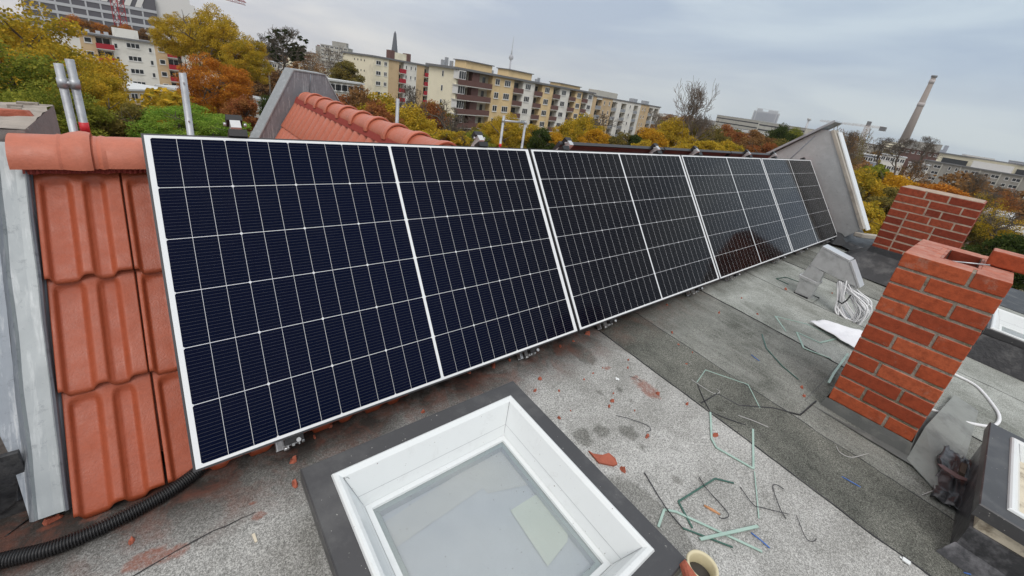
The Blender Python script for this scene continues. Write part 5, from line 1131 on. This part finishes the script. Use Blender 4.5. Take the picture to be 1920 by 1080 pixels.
for s0, s1 in ((3.2, 5.9), (16.0, 18.4)):
    for fl in range(5):
        z = -2.85 * (fl + 1) + .25; balcony(f, wb, s0 - .2, s1 + .2, z, M['red_b'], .8, 1.1); b = f.mb(); b.mi = 0; b.box((s0 + .2, -1.21, z + .9), (s1 - .2, -1.17, z + 2.2)); b.mi = 1; b.box((s0 + 1.2, -1.16, z + .9), (s0 + 1.35, -1.12, z + 2.2)); b.build('window', [M['win'], M['winframe']], wb)
b = f.mb(); b.box((7.2, -7, .3), (11.4, -3, 2.3)); b.build('penthouse', M['white_w'], wb)
b = f.mb()
for s in (.5, 2.2, 4, 5.4, 14, 15.5): b.box((s, -5, .3), (s + .7, -4, 1.0)); b.cut()
b.build('roof_vent', M['band'], wb)
# --- low buildings behind the orange tree and others
def block(px0, px1, ptop, d0, d1, depth, storeys, m, label, nw=8, sh=2.8, cat='building', name='low_building', roofm='flatroof', winw=1.3, zt=None, rows=None, band=None):
    A = far(*((px0, ptop[0])), d0); B = far(px1, ptop[1], d1); z = zt if zt is not None else (A.z + B.z) / 2; az = math.degrees(math.atan2(B.x - A.x, B.y - A.y)); f = Fac((A.x, A.y), az, z); Ln = math.hypot(B.x - A.x, B.y - A.y)
    root = empty(name, (0, 0, 0), label=label, cat=cat); zb = GZ - z
    wallseg(f, root, 0, Ln, zb, -depth, 0, M[m], 'wall', -.3); b = f.mb(); b.box((-.3, -depth - .3, -.3), (Ln + .3, .3, 0)); b.build('roof', M[roofm], root)
    for r_ in range(storeys):
        if band: b = f.mb(); b.box((.5, .01, -sh * (r_ + 1) + .8), (Ln - .5, .06, -sh * (r_ + 1) + 2.0)); b.build('window_band', M[band], root); continue
        for k in range(nw): window(f, root, Ln * (k + .5) / nw, -sh * (r_ + 1) + .8, winw, 1.3, 2)
    return f, root, Ln
block(225, 330, (163, 172), 105, 112, 14, 2, 'ochre_w', 'low ochre building with a pale flat roof before the white block', 7)
block(395, 505, (176, 190), 75, 80, 12, 2, 'white_w', 'low building with a pale roof under the orange tree', 5)
block(488, 530, (108, 122), 190, 190, 12, 3, 'pale_w', 'pale house half hidden below the mistletoe tree', 4)
block(560, 612, (118, 128), 260, 250, 12, 3, 'cream_w', 'cream house far behind the gable parapet', 5)
block(610, 680, (146, 157), 92, 95, 11, 3, 'pale_w', 'grey flat roofed house between the gable parapet and the red balcony block', 6, winw=1.8)
block(655, 678, (127, 132), 150, 150, 10, 3, 'yellow_w', 'small yellow house left of the red balcony block', 2)
f, hr, Ln = block(601, 652, (86, 86), 400, 395, 18, 10, 'pale_w', 'grey high rise block behind the bare trees', 6, 2.9, 'high rise', 'high_rise', winw=2.6)
b = f.mb(); b.box((-4, -9, -30), (0, -1, -2)); b.cut(); b.box((8, -10, 0), (19, -3, 3.5)); b.build('stair_tower', M['grey_w'], hr)
block(584, 603, (101, 104), 420, 420, 12, 7, 'pale_w', 'lower white block left of the high rise', 4, 2.9, 'high rise', 'high_rise')
A = far(597, 84, 430); b = MB(); b.tube([(A.x, A.y, GZ), (A.x, A.y, A.z)], 1.1, 12); b.build('chimney_stack', M['brown_b'], label='brown chimney stack beside the high rise block', cat='smokestack')
# --- office block, top left
of = empty('office_block', (0, 0, 0), label='large dark office block with pale horizontal bands beyond the trees at upper left', cat='office block')
A = far(80, 25, 300); B = far(300, 62, 300); f = Fac((A.x - 6, A.y + 2), math.degrees(math.atan2(B.x - A.x, B.y - A.y)) + 4, 0); zt = 16
b = f.mb(); b.box((0, -40, GZ), (46, 0, zt)); b.build('wall', M['dark_office'], of)
for k, z in enumerate((-9, -5.4, -1.8, 1.8, 5.4, 9.0)):
    b = f.mb(); b.box((0, .01, z), (46, .25, z + 1.25)); b.build('band', M['band'], of); b = f.mb()
    for j in range(9): b.box((j * 5 + .3, .01, z + 1.27), (j * 5 + .9, .2, z + 3.55)); b.cut()
    b.build('mullion', M['band'], of)
for k in range(7): b = f.mb(); b.hexa([(14 + k * 4, .01, 10.4), (16.2 + k * 4, .01, 10.4), (16.2 + k * 4, .3, 10.4), (14 + k * 4, .3, 10.4)], [(16 + k * 4, .01, 15), (18.2 + k * 4, .01, 15), (18.2 + k * 4, .3, 15), (16 + k * 4, .3, 15)]); b.build('white_fin', M['winframe'], of)
b = f.mb(); b.box((30, -30, zt), (60, -2, zt + 5)); b.cut(); b.box((46, -30, -4), (62, -2, 16)); b.build('white_wing', M['winframe'], of)
def lattice(b, a, c, w, step, r):
    a, c = Vector(a), Vector(c); t_ = (c - a).normalized(); u = t_.orthogonal().normalized(); v = t_.cross(u); n_ = max(2, int((c - a).length / step))
    cs = [u * w / 2 + v * w / 2, -u * w / 2 + v * w / 2, -u * w / 2 - v * w / 2, u * w / 2 - v * w / 2]
    for q in cs: b.tube([a + q, c + q], r, 4)
    for k in range(n_):
        p, p2 = a.lerp(c, k / n_), a.lerp(c, (k + 1) / n_)
        for i in range(4): b.tube([p + cs[i], p2 + cs[(i + 1) % 4]], r * .6, 3); b.tube([p + cs[i], p + cs[(i + 1) % 4]], r * .6, 3)
M['crane_red'] = mat('crane_red', (.36, .03, .04), .6); M['crane_pale'] = mat('crane_pale', (.55, .48, .44), .6)
cr_ = empty('tower_crane', (0, 0, 0), label='red lattice tower crane before the office block', cat='crane'); A = far(224, 30, 235); b = MB(); lattice(b, (A.x, A.y, GZ), (A.x, A.y, 22), 2.6, 2.6, .16); b.build('mast', M['crane_red'], cr_)
b = MB(); lattice(b, (A.x - 12, A.y + 4, 22), (A.x + 40, A.y - 12, 17), 1.6, 2.2, .12); b.build('jib', M['crane_red'], cr_)
# --- church spire
ch = empty('church', (0, 0, 0), label='dark pointed church spire behind the red balcony block', cat='church'); T_ = far(741, 58, 430); b = MB(); x, y = T_.x, T_.y
b.tube([(x, y, GZ), (x, y, 9.5)], 5.2, 4); b.build('tower', M['grey_w'], ch)
b = MB(); b.tube([(x, y, 9.5), (x, y, 15), (x, y, 30), (x, y, T_.z)], [4.0, 3.0, 1.2, .12], 8); b.build('spire', M['slate'], ch); b = MB()
for a in range(4): b.tube([(x + 3.2 * math.cos(a * 1.57), y + 3.2 * math.sin(a * 1.57), 9), (x + 3.2 * math.cos(a * 1.57), y + 3.2 * math.sin(a * 1.57), 15)], [.9, .05], 6); b.cut()
b.build('pinnacle', M['slate'], ch)
# --- television tower
tv = empty('television_tower', (0, 0, 0), label='slim pale television tower with a ball, faint in the distance', cat='television tower'); D_ = 3300.; T_ = far(963.5, 68, D_); x, y = T_.x, T_.y; M['tv'] = mat('tv', (.34, .35, .38), .6)
zb = far(953, 111, D_).z
b = MB(); b.tube([(x, y, GZ), (x, y, zb)], [13, 5.5], 16); b.build('shaft', M['tv'], tv); b = MB(); b.lathe((x, y, zb), [(5, -4), (11, 0), (16, 8), (17, 15), (15, 23), (9, 30), (4, 34)], 24); b.build('ball', M['tv'], tv)
b = MB(); b.tube([(x, y, zb + 33), (x, y, zb + 60), (x, y, zb + 62), (x, y, zb + 95), (x, y, T_.z)], [5, 5, 3, 2.4, 1.2], 10); b.build('antenna', M['tv'], tv)
# --- smokestack
st = empty('smokestack', (0, 0, 0), label='tall slim grey brown smokestack with pale rings at the right', cat='smokestack'); D_ = 900.; T_ = far(1752, 143, D_); x, y = T_.x, T_.y; M['stack'] = mat('stack', (.26, .225, .20), .9, 0, .15, .05); M['stack_ring'] = mat('stack_ring', (.44, .41, .40), .8)
b = MB(); b.tube([(x, y, GZ), (x, y, T_.z)], [6.6, 2.7], 20); b.build('shaft', M['stack'], st)
for pz_, hh in (((1746, 153), 2.6), ((1728, 196), 2.6)):
    z = far(*pz_, D_).z; rr = 6.6 + (2.7 - 6.6) * (z - GZ) / (T_.z - GZ); b = MB(); b.tube([(x, y, z - hh), (x, y, z + hh)], rr + .5, 16); b.build('ring', M['stack_ring'], st)
b = MB(); b.tube([(x, y, T_.z - 1.5), (x, y, T_.z + 1)], 3.6, 16); b.build('cap', M['roof_edge'], st)
# --- slab tower, long low hall, radio mast, right crane, blue towers
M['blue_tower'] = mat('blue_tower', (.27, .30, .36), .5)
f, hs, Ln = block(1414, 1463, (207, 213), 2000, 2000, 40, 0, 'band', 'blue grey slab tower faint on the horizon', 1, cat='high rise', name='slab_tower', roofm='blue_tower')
b = f.mb()
for k in range(16): b.box((12, .1, -6 - 4 * k), (Ln - 12, 1, -4 - 4 * k))
for s in (4, Ln - 8): b.box((s, .1, -66), (s + 4, 1.4, -4))
b.build('window_band', M['blue_tower'], hs); b = f.mb(); b.box((10, -20, 0), (30, -6, 9)); b.cut(); b.box((50, -20, 0), (Ln - 8, -6, 8)); b.cut(); b.box((5, -1, 9.2), (Ln, 0, 10)); b.build('roof_structure', M['band'], hs)
block(1345, 1425, (216, 225), 560, 520, 40, 2, 'pale_w', 'long low hall with window bands, left part before the slab tower', 1, 4.5, 'hall', 'long_hall', band='win')
block(1425, 1512, (228, 240), 470, 430, 40, 3, 'pale_w', 'long low hall with window bands, right part left of the end wall', 1, 4.2, 'hall', 'long_hall', band='win')
A = far(1518, 222, 800); b = MB(); b.tube([(A.x, A.y, GZ), (A.x, A.y, A.z)], [2.2, 1.2], 10); b.tube([(A.x, A.y, A.z - 3), (A.x, A.y, A.z)], 2.6, 10); b.build('radio_mast', M['band'], label='short pale mast left of the right crane', cat='mast')
cr2 = empty('tower_crane', (0, 0, 0), label='pale tower crane with a long jib left of the smokestack', cat='crane'); A = far(1627, 237, 420); b = MB(); lattice(b, (A.x, A.y, GZ), (A.x, A.y, A.z), 2.2, 2.4, .22); b.build('mast', M['crane_pale'], cr2)
Jl, Jr = far(1540, 223, 440), far(1655, 241, 405); b = MB(); lattice(b, (Jl.x, Jl.y, A.z), (Jr.x, Jr.y, A.z), 1.1, 3.2, .07); b.build('jib', M['crane_pale'], cr2); b = MB(); b.box((Jr.x - 2, Jr.y - 2, A.z - 2.2), (Jr.x + 1.5, Jr.y + 1.5, A.z + .6)); b.cut(); b.box((A.x - 1.2, A.y - 1.2, A.z), (A.x + 1.2, A.y + 1.2, A.z + 3.6)); b.build('counterweight', M['roof_edge'], cr2)
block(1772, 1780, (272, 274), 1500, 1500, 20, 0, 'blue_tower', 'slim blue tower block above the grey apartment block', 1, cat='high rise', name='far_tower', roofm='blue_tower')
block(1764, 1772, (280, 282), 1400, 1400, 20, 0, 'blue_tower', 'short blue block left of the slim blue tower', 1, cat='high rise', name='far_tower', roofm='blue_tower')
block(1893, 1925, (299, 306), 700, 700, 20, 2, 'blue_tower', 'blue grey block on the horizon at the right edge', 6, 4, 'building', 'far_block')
block(1702, 1724, (262, 266), 620, 600, 20, 0, 'grey_w', 'grey box shaped hall behind the foot of the smokestack', 1, cat='hall', name='far_hall')
block(1690, 1762, (276, 288), 330, 328, 16, 1, 'brown_b', 'long brown roofed house right of the smokestack', 7, 3, 'house', 'far_house', roofm='brown_b')
block(1600, 1660, (264, 274), 300, 300, 14, 2, 'pale_w', 'low pale house between the poplars and the bare trees', 6, 3, 'house', 'far_house', roofm='brown_b')
block(1655, 1700, (288, 295), 210, 210, 14, 2, 'white_w', 'white low house under the bare trees left of the smokestack foot', 5, 3, 'house', 'far_house')
block(1622, 1650, (288, 293), 190, 190, 12, 2, 'blue_tower', 'small bluish shed right of the poplars', 3, 3, 'house', 'far_house')
block(1705, 1745, (304, 310), 240, 240, 14, 2, 'white_w', 'pale low house left of the grey apartment block', 4, 3, 'house', 'far_house')
# --- grey apartment block at the right
A = far(1735, 299, 292); B = far(1925, 331, 288); az_ = math.degrees(math.atan2(B.x - A.x, B.y - A.y)); f = Fac((A.x, A.y), az_, -3.1); Ln = math.hypot(B.x - A.x, B.y - A.y) + 18
gb = empty('apartment_block', (0, 0, 0), label='grey apartment block with white windows and pale roof boxes at the right edge', cat='apartment block'); wallseg(f, gb, 0, Ln, GZ + 3.1, -14, 0, M['grey_w'])
b = f.mb(); b.box((-.5, -14.5, 0), (Ln, .6, .5)); b.build('roof', M['roof_edge'], gb)
n_ = int(Ln / 6.6)
for k in range(n_):
    s = 4.2 + k * 6.6
    for fl in range(4):
        z = -2.9 * (fl + 1) + .3
        if k % 4 == 1:
            for q in (-1, 1.4): window(f, gb, s + q, z, .9, 1.6, 1)
        else: window(f, gb, s - 1.7, z, 1.3, 1.4, 1); window(f, gb, s + 1.2, z, 2.6, 1.4, 2)
    b = f.mb(); b.box((s - 4.2, 0.01, GZ + 3.1), (s - 3.8, .35, -.02)); b.build('pilaster', M['pale_w'], gb)
b = f.mb(); b.box((3, -12, .5), (Ln, -5, 4.4)); b.build('attic', M['cream_w'], gb); b = f.mb(); b.box((2, -12.6, 4.4), (Ln, -4.2, 4.9)); b.build('attic_roof', M['roof_edge'], gb)
for k, (s0, s1) in enumerate(((16, 29), (42, 56), (66, 80))): b = f.mb(); b.box((s0, -5, .5), (s1, -1.5, 3.4)); b.build('roof_box', M['winframe'], gb)
for k, (s0, s1) in enumerate(((5, 14), (30, 40), (57, 64))): b = f.mb(); b.box((s0, -5, .5), (s1, -4.5, 2.7)); b.build('terrace_glazing', M['win'], gb)
# low garages and yards right of the dark chimney
block(1800, 1900, (388, 404), 96, 96, 9, 1, 'pale_w', 'row of low garages with a grey flat roof right of the dark chimney', 6, 2.6, 'garage', 'garage_row', roofm='band')
block(1880, 1960, (432, 446), 66, 66, 8, 1, 'white_w', 'small pale shed roof between the two chimneys at the right edge', 3, 2.6, 'shed', 'shed', roofm='band')
block(1600, 1650, (360, 368), 74, 74, 7, 1, 'cream_w', 'low shed roof between the end wall and the dark chimney', 3, 2.5, 'shed', 'shed', roofm='band')
# anonymous city blocks on the horizon
r = random.Random(19)
for k in range(60):
    a = r.choice((r.uniform(8, 24), r.uniform(56, 83), r.uniform(70, 84), r.uniform(74, 92))); d_ = r.uniform(380, 1500) if a < 82.5 else r.uniform(700, 1500); P0 = Vector((CC.x + d_ * math.sin(RAD(a)), CC.y + d_ * math.cos(RAD(a)), 0)); h = r.uniform(9, 16) + (r.random() < .12) * 10
    f = Fac((P0.x, P0.y), a + r.uniform(50, 130), GZ + h); root = empty('city_block', (0, 0, 0), label='distant pale city block low on the horizon among the trees', cat='building', group='city blocks on the horizon'); Ln = r.uniform(18, 50)
    wallseg(f, root, 0, Ln, -h, -12, 0, M[r.choice(('pale_w', 'white_w', 'grey_w', 'cream_w'))], 'wall', -.3); b = f.mb(); b.box((-.3, -12.3, -.3), (Ln + .3, .3, 0 if r.random() < .5 else 1.6)); b.build('roof', M[r.choice(('roof_edge', 'brown_b', 'flatroof'))], root)
    b = f.mb()
    for fl in range(int(h / 3)): b.box((1, .01, -3 * fl - 2.3), (Ln - 1, .05, -3 * fl - 1.2))
    b.build('window_band', M['win'], root)
# ------------------------------------------------------------------ haze: thin even air from here to the horizon
hz = MB(); hz.box((-4100, -4100, GZ - 1), (4100, 4100, 420)); ho = hz.build('haze', [], kind='stuff')
t = D.materials.new('haze'); t.use_nodes = True; n = t.node_tree.nodes; n.remove(n['Principled BSDF']); pv = n.new('ShaderNodeVolumePrincipled'); pv.inputs['Color'].default_value = (.88, .90, .93, 1); pv.inputs['Density'].default_value = .00011; pv.inputs['Anisotropy'].default_value = 0
t.node_tree.links.new(pv.outputs[0], n['Material Output'].inputs['Volume']); ho.data.materials.append(t)
